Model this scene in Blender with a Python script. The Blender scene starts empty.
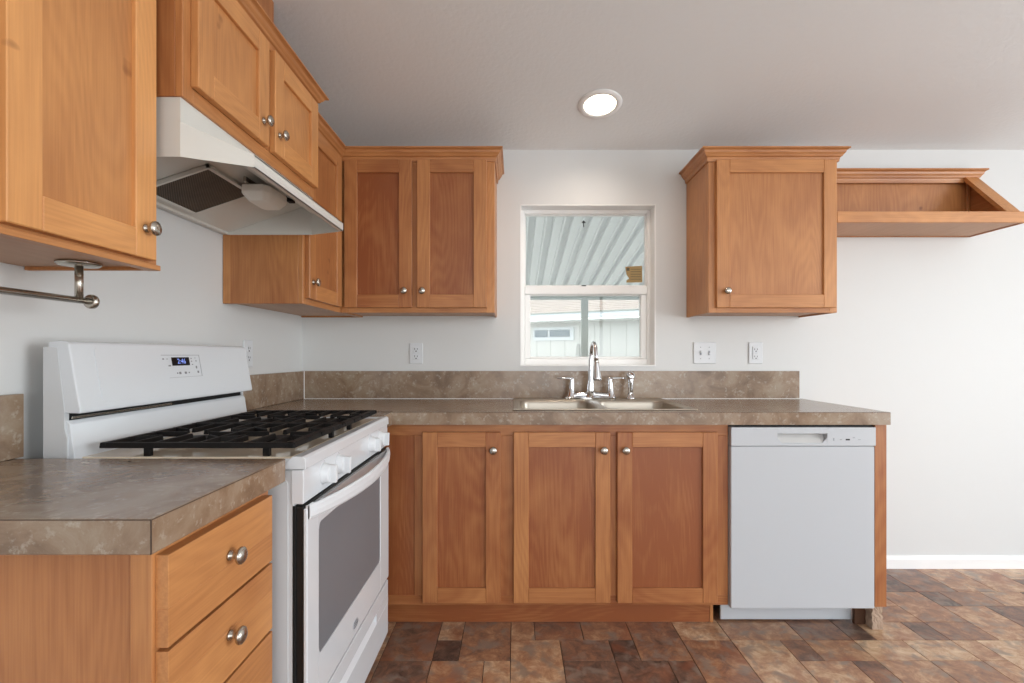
import bpy, bmesh, math, random
from mathutils import Vector, Matrix
random.seed(7)
S = bpy.context.scene
C = S.collection
PI = math.pi

# ------------------------------------------------------------------ camera
cam_d = bpy.data.cameras.new('camera'); cam = bpy.data.objects.new('camera', cam_d); C.objects.link(cam)
cam.location = (0, 0, 1.149); cam.rotation_euler = (PI/2, 0, 0)
cam_d.sensor_width = 36; cam_d.lens = 492.6/1024*36
cam_d.shift_x = -3/1024; cam_d.shift_y = 13.5/1024
cam_d.clip_start = .02
S.camera = cam

# ------------------------------------------------------------------ world, sun, window light, exposure
W = bpy.data.worlds.new('sky'); S.world = W; W.use_nodes = True
wn = W.node_tree.nodes; wl = W.node_tree.links
bgn = wn['Background']
sky = wn.new('ShaderNodeTexSky'); sky.sky_type = 'NISHITA'; sky.sun_disc = False
sky.sun_elevation = math.radians(50); sky.sun_rotation = math.radians(200)
hsv = wn.new('ShaderNodeHueSaturation'); hsv.inputs['Saturation'].default_value = .28
wl.new(sky.outputs[0], hsv.inputs['Color']); wl.new(hsv.outputs[0], bgn.inputs[0]); bgn.inputs[1].default_value = .50

def area(name, loc, rot, sx, sy, power, col):
    l = bpy.data.lights.new(name, 'AREA'); l.shape = 'RECTANGLE'; l.size = sx; l.size_y = sy
    l.energy = power; l.color = col
    o = bpy.data.objects.new(name, l); C.objects.link(o); o.location = loc; o.rotation_euler = rot
    return o
sun_d = bpy.data.lights.new('sun', 'SUN'); sun_d.energy = 1.0; sun_d.angle = math.radians(1.5); sun_d.color = (1, .95, .88)
sun = bpy.data.objects.new('sun', sun_d); C.objects.link(sun); sun.rotation_euler = (math.radians(38), 0, math.radians(20))
# daylight through the glazed openings behind and to the right of the camera
area('daylight_right', (4.93, -.6, 1.25), (0, math.radians(112), 0), 2.0, 2.6, 160, (.91, .96, 1))
area('daylight_rear', (1.6, -3.43, 1.35), (math.radians(116), 0, 0), 3.6, 2.0, 46, (.90, .96, 1))
S.view_settings.view_transform = 'Standard'; S.view_settings.look = 'None'
S.view_settings.exposure = -.05; S.view_settings.gamma = 1; S.view_settings.use_curve_mapping = False

# ------------------------------------------------------------------ materials
def lin(c):
    return tuple(((v/255)/12.92 if v/255 <= .04045 else ((v/255+.055)/1.055)**2.4) for v in c)
def newmat(name):
    m = bpy.data.materials.new(name); m.use_nodes = True
    return m, m.node_tree.nodes, m.node_tree.links, m.node_tree.nodes['Principled BSDF']
def plain(name, c, rough=.5, metal=0, spec=.5, bump=0, bscale=200, var=0, coat=0):
    m, n, l, b = newmat(name)
    col = lin(c) + (1,)
    b.inputs['Base Color'].default_value = col
    b.inputs['Roughness'].default_value = rough; b.inputs['Metallic'].default_value = metal
    b.inputs['Specular IOR Level'].default_value = spec
    if coat: b.inputs['Coat Weight'].default_value = coat; b.inputs['Coat Roughness'].default_value = .08
    tc = n.new('ShaderNodeTexCoord')
    if var:
        nz = n.new('ShaderNodeTexNoise'); nz.inputs['Scale'].default_value = 6; nz.inputs['Detail'].default_value = 6
        l.new(tc.outputs['Object'], nz.inputs['Vector'])
        mx = n.new('ShaderNodeMix'); mx.data_type = 'RGBA'
        mx.inputs['A'].default_value = tuple(v*(1-var) for v in col[:3])+(1,)
        mx.inputs['B'].default_value = tuple(min(1, v*(1+var)) for v in col[:3])+(1,)
        l.new(nz.outputs['Fac'], mx.inputs['Factor']); l.new(mx.outputs['Result'], b.inputs['Base Color'])
    if bump:
        nz = n.new('ShaderNodeTexNoise'); nz.inputs['Scale'].default_value = bscale; nz.inputs['Detail'].default_value = 3
        l.new(tc.outputs['Object'], nz.inputs['Vector'])
        bp = n.new('ShaderNodeBump'); bp.inputs['Strength'].default_value = bump; bp.inputs['Distance'].default_value = .002
        l.new(nz.outputs['Fac'], bp.inputs['Height']); l.new(bp.outputs['Normal'], b.inputs['Normal'])
    return m

def wood(name, axis, dark, light, rough=.38):
    """honey maple; the grain runs along axis; every board carries its own tone in the attribute 'tone'"""
    m, n, l, b = newmat(name)
    tc = n.new('ShaderNodeTexCoord'); at = n.new('ShaderNodeAttribute'); at.attribute_name = 'tone'
    add = n.new('ShaderNodeVectorMath'); add.operation = 'MULTIPLY_ADD'
    add.inputs[1].default_value = (1, 1, 1)
    mulv = n.new('ShaderNodeVectorMath'); mulv.operation = 'SCALE'; mulv.inputs[0].default_value = (7.3, 5.1, 9.7)
    l.new(at.outputs['Fac'], mulv.inputs['Scale'])
    l.new(tc.outputs['Object'], add.inputs[0]); l.new(mulv.outputs[0], add.inputs[2])
    def stretch(sa, sc):
        mp = n.new('ShaderNodeMapping'); v = [sc, sc, sc]; v[axis] = sa
        mp.inputs['Scale'].default_value = v; l.new(add.outputs[0], mp.inputs['Vector']); return mp
    mp1 = stretch(.8, 5); mp2 = stretch(6, 240); mp3 = stretch(2.2, 3.2)
    # cathedral figure: contour lines of a stretched noise
    nz = n.new('ShaderNodeTexNoise'); nz.inputs['Scale'].default_value = 1.0; nz.inputs['Detail'].default_value = 1.5
    l.new(mp1.outputs[0], nz.inputs['Vector'])
    mu = n.new('ShaderNodeMath'); mu.operation = 'MULTIPLY'; mu.inputs[1].default_value = 150
    l.new(nz.outputs['Fac'], mu.inputs[0])
    sn = n.new('ShaderNodeMath'); sn.operation = 'SINE'; l.new(mu.outputs[0], sn.inputs[0])
    fine = n.new('ShaderNodeTexNoise'); fine.inputs['Scale'].default_value = 1; fine.inputs['Detail'].default_value = 4
    l.new(mp2.outputs[0], fine.inputs['Vector'])
    blot = n.new('ShaderNodeTexNoise'); blot.inputs['Scale'].default_value = 1.6; blot.inputs['Detail'].default_value = 4
    l.new(mp3.outputs[0], blot.inputs['Vector'])
    def mad(a, k, c):
        q = n.new('ShaderNodeMath'); q.operation = 'MULTIPLY_ADD'; q.inputs[1].default_value = k
        l.new(a, q.inputs[0])
        if isinstance(c, float): q.inputs[2].default_value = c
        else: l.new(c, q.inputs[2])
        return q.outputs[0]
    f = mad(sn.outputs[0], .034, -.31)
    f = mad(fine.outputs['Fac'], .34, f)
    f = mad(blot.outputs['Fac'], .48, f)
    f = mad(at.outputs['Fac'], .62, f)
    cr = n.new('ShaderNodeValToRGB'); cr.color_ramp.elements[0].color = lin(dark)+(1,); cr.color_ramp.elements[1].color = lin(light)+(1,)
    cr.color_ramp.elements[0].position = 0.05; cr.color_ramp.elements[1].position = .95
    l.new(f, cr.inputs['Fac'])
    # small dark knots
    kn = n.new('ShaderNodeTexNoise'); kn.inputs['Scale'].default_value = 9; kn.inputs['Detail'].default_value = 2
    l.new(add.outputs[0], kn.inputs['Vector'])
    kr = n.new('ShaderNodeMapRange'); kr.inputs['From Min'].default_value = .73; kr.inputs['From Max'].default_value = .80
    l.new(kn.outputs['Fac'], kr.inputs['Value'])
    mx = n.new('ShaderNodeMix'); mx.data_type = 'RGBA'; mx.inputs['B'].default_value = lin((110, 55, 25))+(1,)
    l.new(kr.outputs[0], mx.inputs['Factor']); l.new(cr.outputs['Color'], mx.inputs['A'])
    l.new(mx.outputs['Result'], b.inputs['Base Color'])
    b.inputs['Roughness'].default_value = rough
    bp = n.new('ShaderNodeBump'); bp.inputs['Strength'].default_value = .08; bp.inputs['Distance'].default_value = .001
    l.new(fine.outputs['Fac'], bp.inputs['Height']); l.new(bp.outputs['Normal'], b.inputs['Normal'])
    return m
WD, WL_ = (140, 78, 42), (230, 167, 104)
WX = wood('maple_grain_x', 0, WD, WL_); WY = wood('maple_grain_y', 1, WD, WL_); WZ = wood('maple_grain_z', 2, WD, WL_)
UNDER = wood('cabinet_underside_veneer', 1, (170, 128, 98), (222, 180, 146), .5)

def stone_laminate(name):
    m, n, l, b = newmat(name)
    tc = n.new('ShaderNodeTexCoord')
    a = n.new('ShaderNodeTexNoise'); a.inputs['Scale'].default_value = 7; a.inputs['Detail'].default_value = 8; a.inputs['Roughness'].default_value = .65; a.inputs['Distortion'].default_value = .8
    g = n.new('ShaderNodeTexNoise'); g.inputs['Scale'].default_value = 42; g.inputs['Detail'].default_value = 6; g.inputs['Roughness'].default_value = .7
    l.new(tc.outputs['Object'], a.inputs['Vector']); l.new(tc.outputs['Object'], g.inputs['Vector'])
    cr = n.new('ShaderNodeValToRGB'); e = cr.color_ramp.elements
    e[0].position = .3; e[0].color = lin((104, 82, 63))+(1,)
    e[1].position = .72; e[1].color = lin((162, 146, 126))+(1,)
    k = e.new(.5); k.color = lin((140, 116, 94))+(1,)
    l.new(a.outputs['Fac'], cr.inputs['Fac'])
    mr = n.new('ShaderNodeMapRange'); mr.inputs['From Min'].default_value = .55; mr.inputs['From Max'].default_value = .68; mr.inputs['To Max'].default_value = .6
    l.new(g.outputs['Fac'], mr.inputs['Value'])
    mx = n.new('ShaderNodeMix'); mx.data_type = 'RGBA'; mx.inputs['B'].default_value = lin((186, 178, 164))+(1,)
    l.new(mr.outputs[0], mx.inputs['Factor']); l.new(cr.outputs['Color'], mx.inputs['A'])
    l.new(mx.outputs['Result'], b.inputs['Base Color'])
    b.inputs['Roughness'].default_value = .26
    b.inputs['Coat Weight'].default_value = .25; b.inputs['Coat Roughness'].default_value = .16; b.inputs['Coat IOR'].default_value = 1.6
    bp = n.new('ShaderNodeBump'); bp.inputs['Strength'].default_value = .05; bp.inputs['Distance'].default_value = .001
    l.new(g.outputs['Fac'], bp.inputs['Height']); l.new(bp.outputs['Normal'], b.inputs['Normal'])
    return m
STONE = stone_laminate('stone_laminate')
SEAM = plain('laminate_seam', (70, 50, 38), .6)

def slate():
    m, n, l, b = newmat('slate_vinyl')
    tc = n.new('ShaderNodeTexCoord'); at = n.new('ShaderNodeAttribute'); at.attribute_name = 'tone'
    sc = n.new('ShaderNodeVectorMath'); sc.operation = 'SCALE'; sc.inputs[0].default_value = (31, 17, 23)
    l.new(at.outputs['Fac'], sc.inputs['Scale'])
    ad = n.new('ShaderNodeVectorMath'); ad.operation = 'ADD'; l.new(tc.outputs['Object'], ad.inputs[0]); l.new(sc.outputs[0], ad.inputs[1])
    a = n.new('ShaderNodeTexNoise'); a.inputs['Scale'].default_value = 14; a.inputs['Detail'].default_value = 12; a.inputs['Roughness'].default_value = .76; a.inputs['Distortion'].default_value = .5
    c = n.new('ShaderNodeTexNoise'); c.inputs['Scale'].default_value = 16; c.inputs['Detail'].default_value = 6; c.inputs['Distortion'].default_value = .3
    off = n.new('ShaderNodeVectorMath'); off.operation = 'ADD'; off.inputs[1].default_value = (4, 9, 2)
    l.new(ad.outputs[0], off.inputs[0])
    l.new(ad.outputs[0], a.inputs['Vector']); l.new(off.outputs[0], c.inputs['Vector'])
    q = n.new('ShaderNodeMath'); q.operation = 'MULTIPLY_ADD'; q.inputs[1].default_value = .40; q.inputs[2].default_value = -.19
    l.new(at.outputs['Fac'], q.inputs[0])
    q2 = n.new('ShaderNodeMath'); q2.operation = 'ADD'; l.new(q.outputs[0], q2.inputs[0]); l.new(a.outputs['Fac'], q2.inputs[1])
    cr = n.new('ShaderNodeValToRGB'); e = cr.color_ramp.elements
    e[0].position = .22; e[0].color = lin((68, 54, 48))+(1,)
    e[1].position = .84; e[1].color = lin((222, 196, 164))+(1,)
    for p, col in ((.36, (106, 82, 70)), (.47, (136, 99, 79)), (.58, (164, 119, 88)), (.69, (192, 154, 120))):
        k = e.new(p); k.color = lin(col)+(1,)
    l.new(q2.outputs[0], cr.inputs['Fac'])
    mr = n.new('ShaderNodeMapRange'); mr.inputs['From Min'].default_value = .52; mr.inputs['From Max'].default_value = .66; mr.inputs['To Max'].default_value = .75
    l.new(c.outputs['Fac'], mr.inputs['Value'])
    mx = n.new('ShaderNodeMix'); mx.data_type = 'RGBA'; mx.inputs['B'].default_value = lin((138, 124, 112))+(1,)
    l.new(mr.outputs[0], mx.inputs['Factor']); l.new(cr.outputs['Color'], mx.inputs['A'])
    rr = n.new('ShaderNodeTexNoise'); rr.inputs['Scale'].default_value = 5; rr.inputs['Detail'].default_value = 5; rr.inputs['Distortion'].default_value = 1
    l.new(off.outputs[0], rr.inputs['Vector'])
    m2 = n.new('ShaderNodeMapRange'); m2.inputs['From Min'].default_value = .55; m2.inputs['From Max'].default_value = .7; m2.inputs['To Max'].default_value = .55
    l.new(rr.outputs['Fac'], m2.inputs['Value'])
    mx2 = n.new('ShaderNodeMix'); mx2.data_type = 'RGBA'; mx2.inputs['B'].default_value = lin((144, 82, 54))+(1,)
    l.new(m2.outputs[0], mx2.inputs['Factor']); l.new(mx.outputs['Result'], mx2.inputs['A'])
    l.new(mx2.outputs['Result'], b.inputs['Base Color'])
    b.inputs['Roughness'].default_value = .33
    bp = n.new('ShaderNodeBump'); bp.inputs['Strength'].default_value = .25; bp.inputs['Distance'].default_value = .0015
    l.new(a.outputs['Fac'], bp.inputs['Height']); l.new(bp.outputs['Normal'], b.inputs['Normal'])
    return m
SLATE = slate()
GROUT = plain('tile_joint', (78, 62, 52), .6)
WALL = plain('white_wall_paint', (217, 218, 217), .55, bump=.12, bscale=160)
CEIL = plain('ceiling_paint', (236, 238, 238), .8, bump=.7, bscale=55)
TRIM = plain('white_trim_paint', (244, 244, 243), .35)
VINYL = plain('window_vinyl', (246, 246, 244), .3)
ENAMEL = plain('white_enamel', (219, 223, 227), .16, coat=.4)
ENAMEL2 = plain('white_painted_steel', (205, 207, 209), .3)
DWHITE = plain('dishwasher_white', (190, 193, 197), .3)
HOODW = plain('hood_enamel', (217, 216, 209), .32)
PLASTIC = plain('white_plastic', (220, 223, 226), .35)
LENS = plain('hood_lens_plastic', (240, 238, 230), .4)
BLACK = plain('black_plastic', (14, 14, 15), .45)
GAP = plain('dark_recess', (16, 15, 14), .8)
IRON = plain('cast_iron', (17, 14, 13), .6, spec=.25, bump=.2, bscale=400)
STEEL = plain('brushed_nickel', (188, 182, 172), .27, metal=1)
SINKM = plain('stainless_steel', (186, 177, 164), .36, metal=1)
CHROME = plain('chrome', (225, 226, 228), .07, metal=1)
GREYGLASS = plain('oven_window_glass', (116, 119, 124), .3, spec=.35)
GREYP = plain('grey_print', (120, 122, 126), .5)
LINEP = plain('panel_outline_print', (150, 154, 160), .5)
PARTICLE = plain('bare_particle_board', (178, 154, 134), .9, bump=1.0, bscale=60, var=.5)
STAIN_REFL = plain('stain_and_reflection_enamel', (240, 224, 200), .1, var=.1, coat=.5)  # tan holds stains and a painted reflection of the wood cabinets
DISPLAY = plain('display_glass', (8, 10, 18), .15)
TAN = plain('tan_sticker_paper', (168, 140, 90), .6, var=.25)
SIDING = plain('painted_siding', (176, 176, 172), .7)
ROOFM = plain('shingle', (158, 142, 130), .9, bump=.8, bscale=30, var=.25)
GUTTERM = plain('white_gutter', (178, 183, 186), .4)
AWN = plain('awning_metal', (245, 247, 247), .5)
POSTM = plain('grey_green_post', (112, 120, 112), .6)
CONC = plain('concrete', (226, 222, 214), .9, var=.15)
SHADEGL = plain('far_window_glass', (62, 82, 96), .3)

def emis(name, c, s):
    m, n, l, b = newmat(name)
    b.inputs['Base Color'].default_value = lin(c)+(1,)
    b.inputs['Emission Color'].default_value = lin(c)+(1,); b.inputs['Emission Strength'].default_value = s
    return m
LAMP = emis('lit_lamp_lens', (255, 240, 214), 6)
DIGIT = emis('lit_blue_digit', (120, 140, 215), .75)

def glass(name, tint=(.96, .99, .98)):
    m, n, l, b = newmat(name); n.remove(b)
    out = n['Material Output']
    t = n.new('ShaderNodeBsdfTransparent'); t.inputs['Color'].default_value = tint+(1,)
    g = n.new('ShaderNodeBsdfGlossy'); g.inputs['Roughness'].default_value = .02
    f = n.new('ShaderNodeFresnel'); f.inputs['IOR'].default_value = 1.45
    mx = n.new('ShaderNodeMixShader'); l.new(f.outputs[0], mx.inputs[0]); l.new(t.outputs[0], mx.inputs[1]); l.new(g.outputs[0], mx.inputs[2])
    l.new(mx.outputs[0], out.inputs['Surface'])
    return m
GLASS = glass('window_glass')

def filter_mat():
    m, n, l, b = newmat('greasy_filter_mesh')
    tc = n.new('ShaderNodeTexCoord')
    w = n.new('ShaderNodeTexWave'); w.inputs['Scale'].default_value = 85; w.bands_direction = 'DIAGONAL'
    nz = n.new('ShaderNodeTexNoise'); nz.inputs['Scale'].default_value = 14; nz.inputs['Detail'].default_value = 8
    l.new(tc.outputs['Object'], w.inputs['Vector']); l.new(tc.outputs['Object'], nz.inputs['Vector'])
    mu = n.new('ShaderNodeMath'); mu.operation = 'MULTIPLY'; l.new(w.outputs['Fac'], mu.inputs[0]); l.new(nz.outputs['Fac'], mu.inputs[1])
    cr = n.new('ShaderNodeValToRGB'); cr.color_ramp.elements[0].color = lin((38, 31, 24))+(1,); cr.color_ramp.elements[1].color = lin((116, 100, 80))+(1,)
    cr.color_ramp.elements[1].position = .7
    l.new(mu.outputs[0], cr.inputs['Fac']); l.new(cr.outputs['Color'], b.inputs['Base Color'])
    b.inputs['Metallic'].default_value = .4; b.inputs['Roughness'].default_value = .5
    bp = n.new('ShaderNodeBump'); bp.inputs['Strength'].default_value = .8; l.new(w.outputs['Fac'], bp.inputs['Height']); l.new(bp.outputs['Normal'], b.inputs['Normal'])
    return m
FILTER = filter_mat()

# ------------------------------------------------------------------ mesh builder
class MB:
    def __init__(s): s.bm = bmesh.new(); s.mats = []; s.tl = s.bm.faces.layers.float.new('tone')
    def mi(s, m):
        if m not in s.mats: s.mats.append(m)
        return s.mats.index(m)
    def take(s, t, m, tone=None, smooth=False):
        """merge temp bmesh t into this one"""
        i = s.mi(m); tone = random.uniform(.3, .7) if tone is None else tone
        vm = {v: s.bm.verts.new(v.co) for v in t.verts}
        for f in t.faces:
            try: nf = s.bm.faces.new([vm[v] for v in f.verts])
            except ValueError: continue
            nf.material_index = i; nf[s.tl] = tone; nf.smooth = smooth
        t.free(); return s
    def box(s, p0, p1, m, bev=.0015, tone=None, seg=1):
        t = bmesh.new(); bmesh.ops.create_cube(t, size=1)
        a = [min(p0[i], p1[i]) for i in range(3)]; b = [max(p0[i], p1[i]) for i in range(3)]
        for v in t.verts: v.co = Vector([a[i] + (v.co[i]+.5)*(b[i]-a[i]) for i in range(3)])
        bev = min(bev, .45*min(b[i]-a[i] for i in range(3)))
        if bev > 0: bmesh.ops.bevel(t, geom=list(t.edges), offset=bev, segments=seg, profile=.5, affect='EDGES')
        return s.take(t, m, tone)
    def hexa(s, pts, m, tone=None, bev=0):
        """pts: 4 bottom + 4 top points"""
        t = bmesh.new(); v = [t.verts.new(p) for p in pts]
        for q in ((0,1,2,3),(4,7,6,5),(0,4,5,1),(1,5,6,2),(2,6,7,3),(3,7,4,0)): t.faces.new([v[i] for i in q])
        bmesh.ops.recalc_face_normals(t, faces=t.faces)
        if bev: bmesh.ops.bevel(t, geom=list(t.edges), offset=bev, segments=2, profile=.5, affect='EDGES')
        return s.take(t, m, tone)
    def prism(s, poly, axis, a, b, m, tone=None, bev=0, seg=1, smooth=False):
        """poly in the two other axes (cyclic order), extruded along axis from a to b"""
        t = bmesh.new()
        def P(q, c):
            r = [0, 0, 0]; o = [i for i in range(3) if i != axis]; r[o[0]] = q[0]; r[o[1]] = q[1]; r[axis] = c; return r
        A = [t.verts.new(P(q, a)) for q in poly]; B = [t.verts.new(P(q, b)) for q in poly]
        t.faces.new(A); t.faces.new(B[::-1]); k = len(poly)
        for i in range(k): t.faces.new((A[i], A[(i+1) % k], B[(i+1) % k], B[i]))
        bmesh.ops.recalc_face_normals(t, faces=t.faces)
        if bev: bmesh.ops.bevel(t, geom=list(t.edges), offset=bev, segments=seg, profile=.5, affect='EDGES')
        return s.take(t, m, tone, smooth)
    def tube(s, pts, r, m, seg=16, caps=True, smooth=True, flat=None):
        """pts polyline, r radius or list"""
        pts = [Vector(p) for p in pts]; n = len(pts); rs = r if isinstance(r, (list, tuple)) else [r]*n
        t = bmesh.new(); rings = []; up = None
        for i, p in enumerate(pts):
            d = (pts[min(i+1, n-1)] - pts[max(i-1, 0)]).normalized()
            if up is None:
                up = Vector((0, 0, 1)) if abs(d.z) < .9 else Vector((1, 0, 0))
            x = d.cross(up).normalized(); y = x.cross(d).normalized(); up = y
            rings.append([t.verts.new(p + (x*math.cos(2*PI*k/seg) + y*math.sin(2*PI*k/seg)*(flat or 1))*rs[i]) for k in range(seg)])
        for i in range(n-1):
            for k in range(seg):
                t.faces.new((rings[i][k], rings[i][(k+1) % seg], rings[i+1][(k+1) % seg], rings[i+1][k]))
        if caps: t.faces.new(rings[0][::-1]); t.faces.new(rings[-1])
        bmesh.ops.recalc_face_normals(t, faces=t.faces)
        return s.take(t, m, None, smooth)
    def lathe(s, prof, origin, d, m, seg=24, smooth=True):
        """prof: (radius, distance along d)"""
        o = Vector(origin); d = Vector(d).normalized()
        up = Vector((0, 0, 1)) if abs(d.z) < .9 else Vector((1, 0, 0))
        x = d.cross(up).normalized(); y = x.cross(d).normalized()
        t = bmesh.new(); rings = []
        for r, h in prof:
            r = max(r, 2e-5)
            rings.append([t.verts.new(o+d*h+(x*math.cos(2*PI*k/seg)+y*math.sin(2*PI*k/seg))*r) for k in range(seg)])
        for A, B in zip(rings, rings[1:]):
            for k in range(seg): t.faces.new((A[k], A[(k+1) % seg], B[(k+1) % seg], B[k]))
        t.faces.new(rings[0][::-1]); t.faces.new(rings[-1])
        bmesh.ops.recalc_face_normals(t, faces=t.faces)
        # hard creases where the profile turns sharply
        i = s.mi(m); s.take(t, m, None, smooth)
        return s
    def build(s, name, parent=None, off=None):
        me = bpy.data.meshes.new(name)
        o3 = Vector(off) if off is not None else Vector(OFF.get(parent, (0, 0, 0)) if parent else (0, 0, 0))
        for v in s.bm.verts: v.co -= o3
        s.bm.to_mesh(me); s.bm.free()
        for m in s.mats: me.materials.append(m)
        o = bpy.data.objects.new(name, me); C.objects.link(o)
        if parent: o.parent = parent; OFF[o] = tuple(o3)
        else: o.location = o3
        return o
OFF = {}
def thing(name, loc, label, cat, group=None):
    o = bpy.data.objects.new(name, None); C.objects.link(o); o.location = loc; o.empty_display_size = .1
    OFF[o] = tuple(loc); tag(o, label, cat, group); return o
def tag(o, label, cat, group=None, kind=None):
    if label: o['label'] = label
    if cat: o['category'] = cat
    if group: o['group'] = group
    if kind: o['kind'] = kind
    return o
def struct(o): o['kind'] = 'structure'; return o
def fixn(o, ang=None):
    return o

def knob(parent, base, d, name='knob'):
    """brushed nickel mushroom knob, rosette foot, domed head"""
    m = MB(); prof = [(.0095, 0), (.0095, .003), (.0065, .005), (.0055, .012), (.0075, .015), (.0145, .018), (.0165, .021), (.0158, .025), (.011, .0285), (.004, .030), (0, .0302)]
    m.lathe(prof, base, d, STEEL, 24)
    o = m.build(name, parent); o['label'] = 'round brushed nickel knob'; return o

class Frame:
    """maps local (u along the run, w outward, z) onto the wall the cabinet hangs on"""
    def __init__(s, side): s.side = side
    def p(s, u, w, z): return (u, w, z) if s.side == 'back' else (w, u, z)
    def H(s): return WX if s.side == 'back' else WY
    def d(s): return (0, -1, 0) if s.side == 'back' else (1, 0, 0)
BK = Frame('back'); LF = Frame('left')
# w is the world y (back) or world x (left) coordinate; out = -1 for back (towards camera), +1 for left
def door(parent, fr, u0, u1, z0, z1, wb, kn=None, th=.02, stile=.062, ptone=None, stone=None, name='door'):
    """shaker door, back face at wb"""
    sg = -1 if fr.side == 'back' else 1
    wf = wb + sg*th; wp = wb + sg*(th-.010)
    m = MB()
    lo = stone if stone is not None else .66
    m.box(fr.p(u0, wb, z0), fr.p(u0+stile, wf, z1), WZ, .002, lo+random.uniform(-.08, .14))
    m.box(fr.p(u1-stile, wb, z0), fr.p(u1, wf, z1), WZ, .002, lo+random.uniform(-.08, .14))
    m.box(fr.p(u0+stile, wb, z0), fr.p(u1-stile, wf, z0+stile), fr.H(), .0015, lo+random.uniform(-.1, .08))
    m.box(fr.p(u0+stile, wb, z1-stile), fr.p(u1-stile, wf, z1), fr.H(), .0015, lo+random.uniform(-.1, .08))
    o = m.build(name, parent)
    q = MB(); q.box(fr.p(u0+stile-.004, wb+sg*.003, z0+stile-.004), fr.p(u1-stile+.004, wp, z1-stile+.004), WZ, 0, ptone if ptone is not None else random.uniform(.3, .5))
    q.build('door_panel', o)
    if kn: knob(o, fr.p(kn[0], wf, kn[1]), fr.d())
    return o

def crown(parent, path, z0, z1, out, m_name='crown_moulding', ends=None):
    """moulded cornice swept along path [(x,y)...]; outward is to the right of travel"""
    h = z1-z0
    prof = [(0, -.014), (.006, -.014), (.008, 0), (.010, .12*h), (.016, .2*h), (.020, .36*h), (.026, .52*h), (out*.72, .72*h), (out*.8, .78*h), (out*.9, .82*h), (out, .86*h), (out, h), (0, h)]
    t = bmesh.new(); n = len(path); rings = []
    for i, p in enumerate(path):
        p = Vector((p[0], p[1]))
        def nrm(a, b):
            d = (Vector(b)-Vector(a)).normalized(); return Vector((d.y, -d.x))
        if i == 0: off = nrm(path[0], path[1])
        elif i == n-1: off = nrm(path[-2], path[-1])
        else:
            a = nrm(path[i-1], path[i]); b = nrm(path[i], path[i+1]); off = (a+b)/(1+a.dot(b))
        rings.append([t.verts.new((p.x+off.x*o, p.y+off.y*o, z0+dz)) for o, dz in prof])
    k = len(prof)
    for i in range(n-1):
        for j in range(k): t.faces.new((rings[i][j], rings[i][(j+1) % k], rings[i+1][(j+1) % k], rings[i+1][j]))
    t.faces.new(rings[0]); t.faces.new(rings[-1][::-1])
    bmesh.ops.recalc_face_normals(t, faces=t.faces)
    m = MB(); m.take(t, WX if abs(path[0][0]-path[-1][0]) > abs(path[0][1]-path[-1][1]) else WY, .5)
    return m.build(m_name, parent)

# ------------------------------------------------------------------ the room
XL, YB, XR, YR = -1.149, 2.658, 5.0, -3.5      # wall faces
SL = .17
def zc(y): return 2.257 + SL*(YB-y)
YK = -.6                                        # ridge
def floor():
    m = MB(); m.box((XL-.15, YR-.15, -.08), (XR+.15, YB+.15, -.0025), GROUT, 0)
    ux, uy = .0985, .1345; nx, ny = int(6.3/ux)+1, int(6.3/uy)+1
    x0, y0 = XL-.05, YB-.02-ny*uy+.02
    occ = [[False]*ny for _ in range(nx)]
    rnd = random.Random(23)
    t = m.bm; i = m.mi(SLATE)
    for b in range(ny-1, -1, -1):
        for a in range(nx):
            if occ[a][b]: continue
            opts = [(2, 1)]*7 + [(1, 1)]*3 + [(2, 2)]*5 + [(3, 1)]*2 + [(1, 2)]
            rnd.shuffle(opts)
            for w, h in opts + [(1, 1)]:
                if a+w <= nx and b-h+1 >= 0 and all(not occ[a+i2][b-j] for i2 in range(w) for j in range(h)): break
            for i2 in range(w):
                for j in range(h): occ[a+i2][b-j] = True
            g = .0012
            xa, xb = x0+a*ux+g, x0+(a+w)*ux-g; yb_, ya = y0+(b+1)*uy-g, y0+(b-h+1)*uy+g
            xa = max(xa, XL); xb = min(xb, XR); yb_ = min(yb_, YB); ya = max(ya, YR)
            if xb-xa < .004 or yb_-ya < .004: continue
            tone = rnd.random()
            vs = [(xa, ya), (xb, ya), (xb, yb_), (xa, yb_)]
            lo = [t.verts.new((x, y, -.0025)) for x, y in vs]; hi = [t.verts.new((x+(.0006 if k in (0, 3) else -.0006), y+(.0006 if k < 2 else -.0006), 0)) for k, (x, y) in enumerate(vs)]
            f = t.faces.new(hi); f.material_index = i; f[m.tl] = tone
            for k in range(4):
                f = t.faces.new((lo[k], lo[(k+1) % 4], hi[(k+1) % 4], hi[k])); f.material_index = i; f[m.tl] = tone
    return struct(m.build('floor'))
floor()

# window opening in the back wall
WX0, WX1, WZ0, WZ1 = .0285, .7600, 1.0880, 1.962
TH = .15
m = MB()
m.box((XL-TH, YB, -.08), (WX0, YB+TH, 2.257), WALL, 0); m.box((WX1, YB, -.08), (XR+TH, YB+TH, 2.257), WALL, 0)
m.box((WX0, YB, -.08), (WX1, YB+TH, WZ0), WALL, 0); m.box((WX0, YB, WZ1), (WX1, YB+TH, 2.257), WALL, 0)
struct(m.build('wall_back'))
m = MB(); m.prism([(YR-TH, -.08), (YB, -.08), (YB, zc(YB)), (YK, zc(YK)), (YR-TH, zc(YK)-SL*(YK-YR+TH))], 0, XL-TH, XL, WALL)
struct(m.build('wall_left'))
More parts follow.
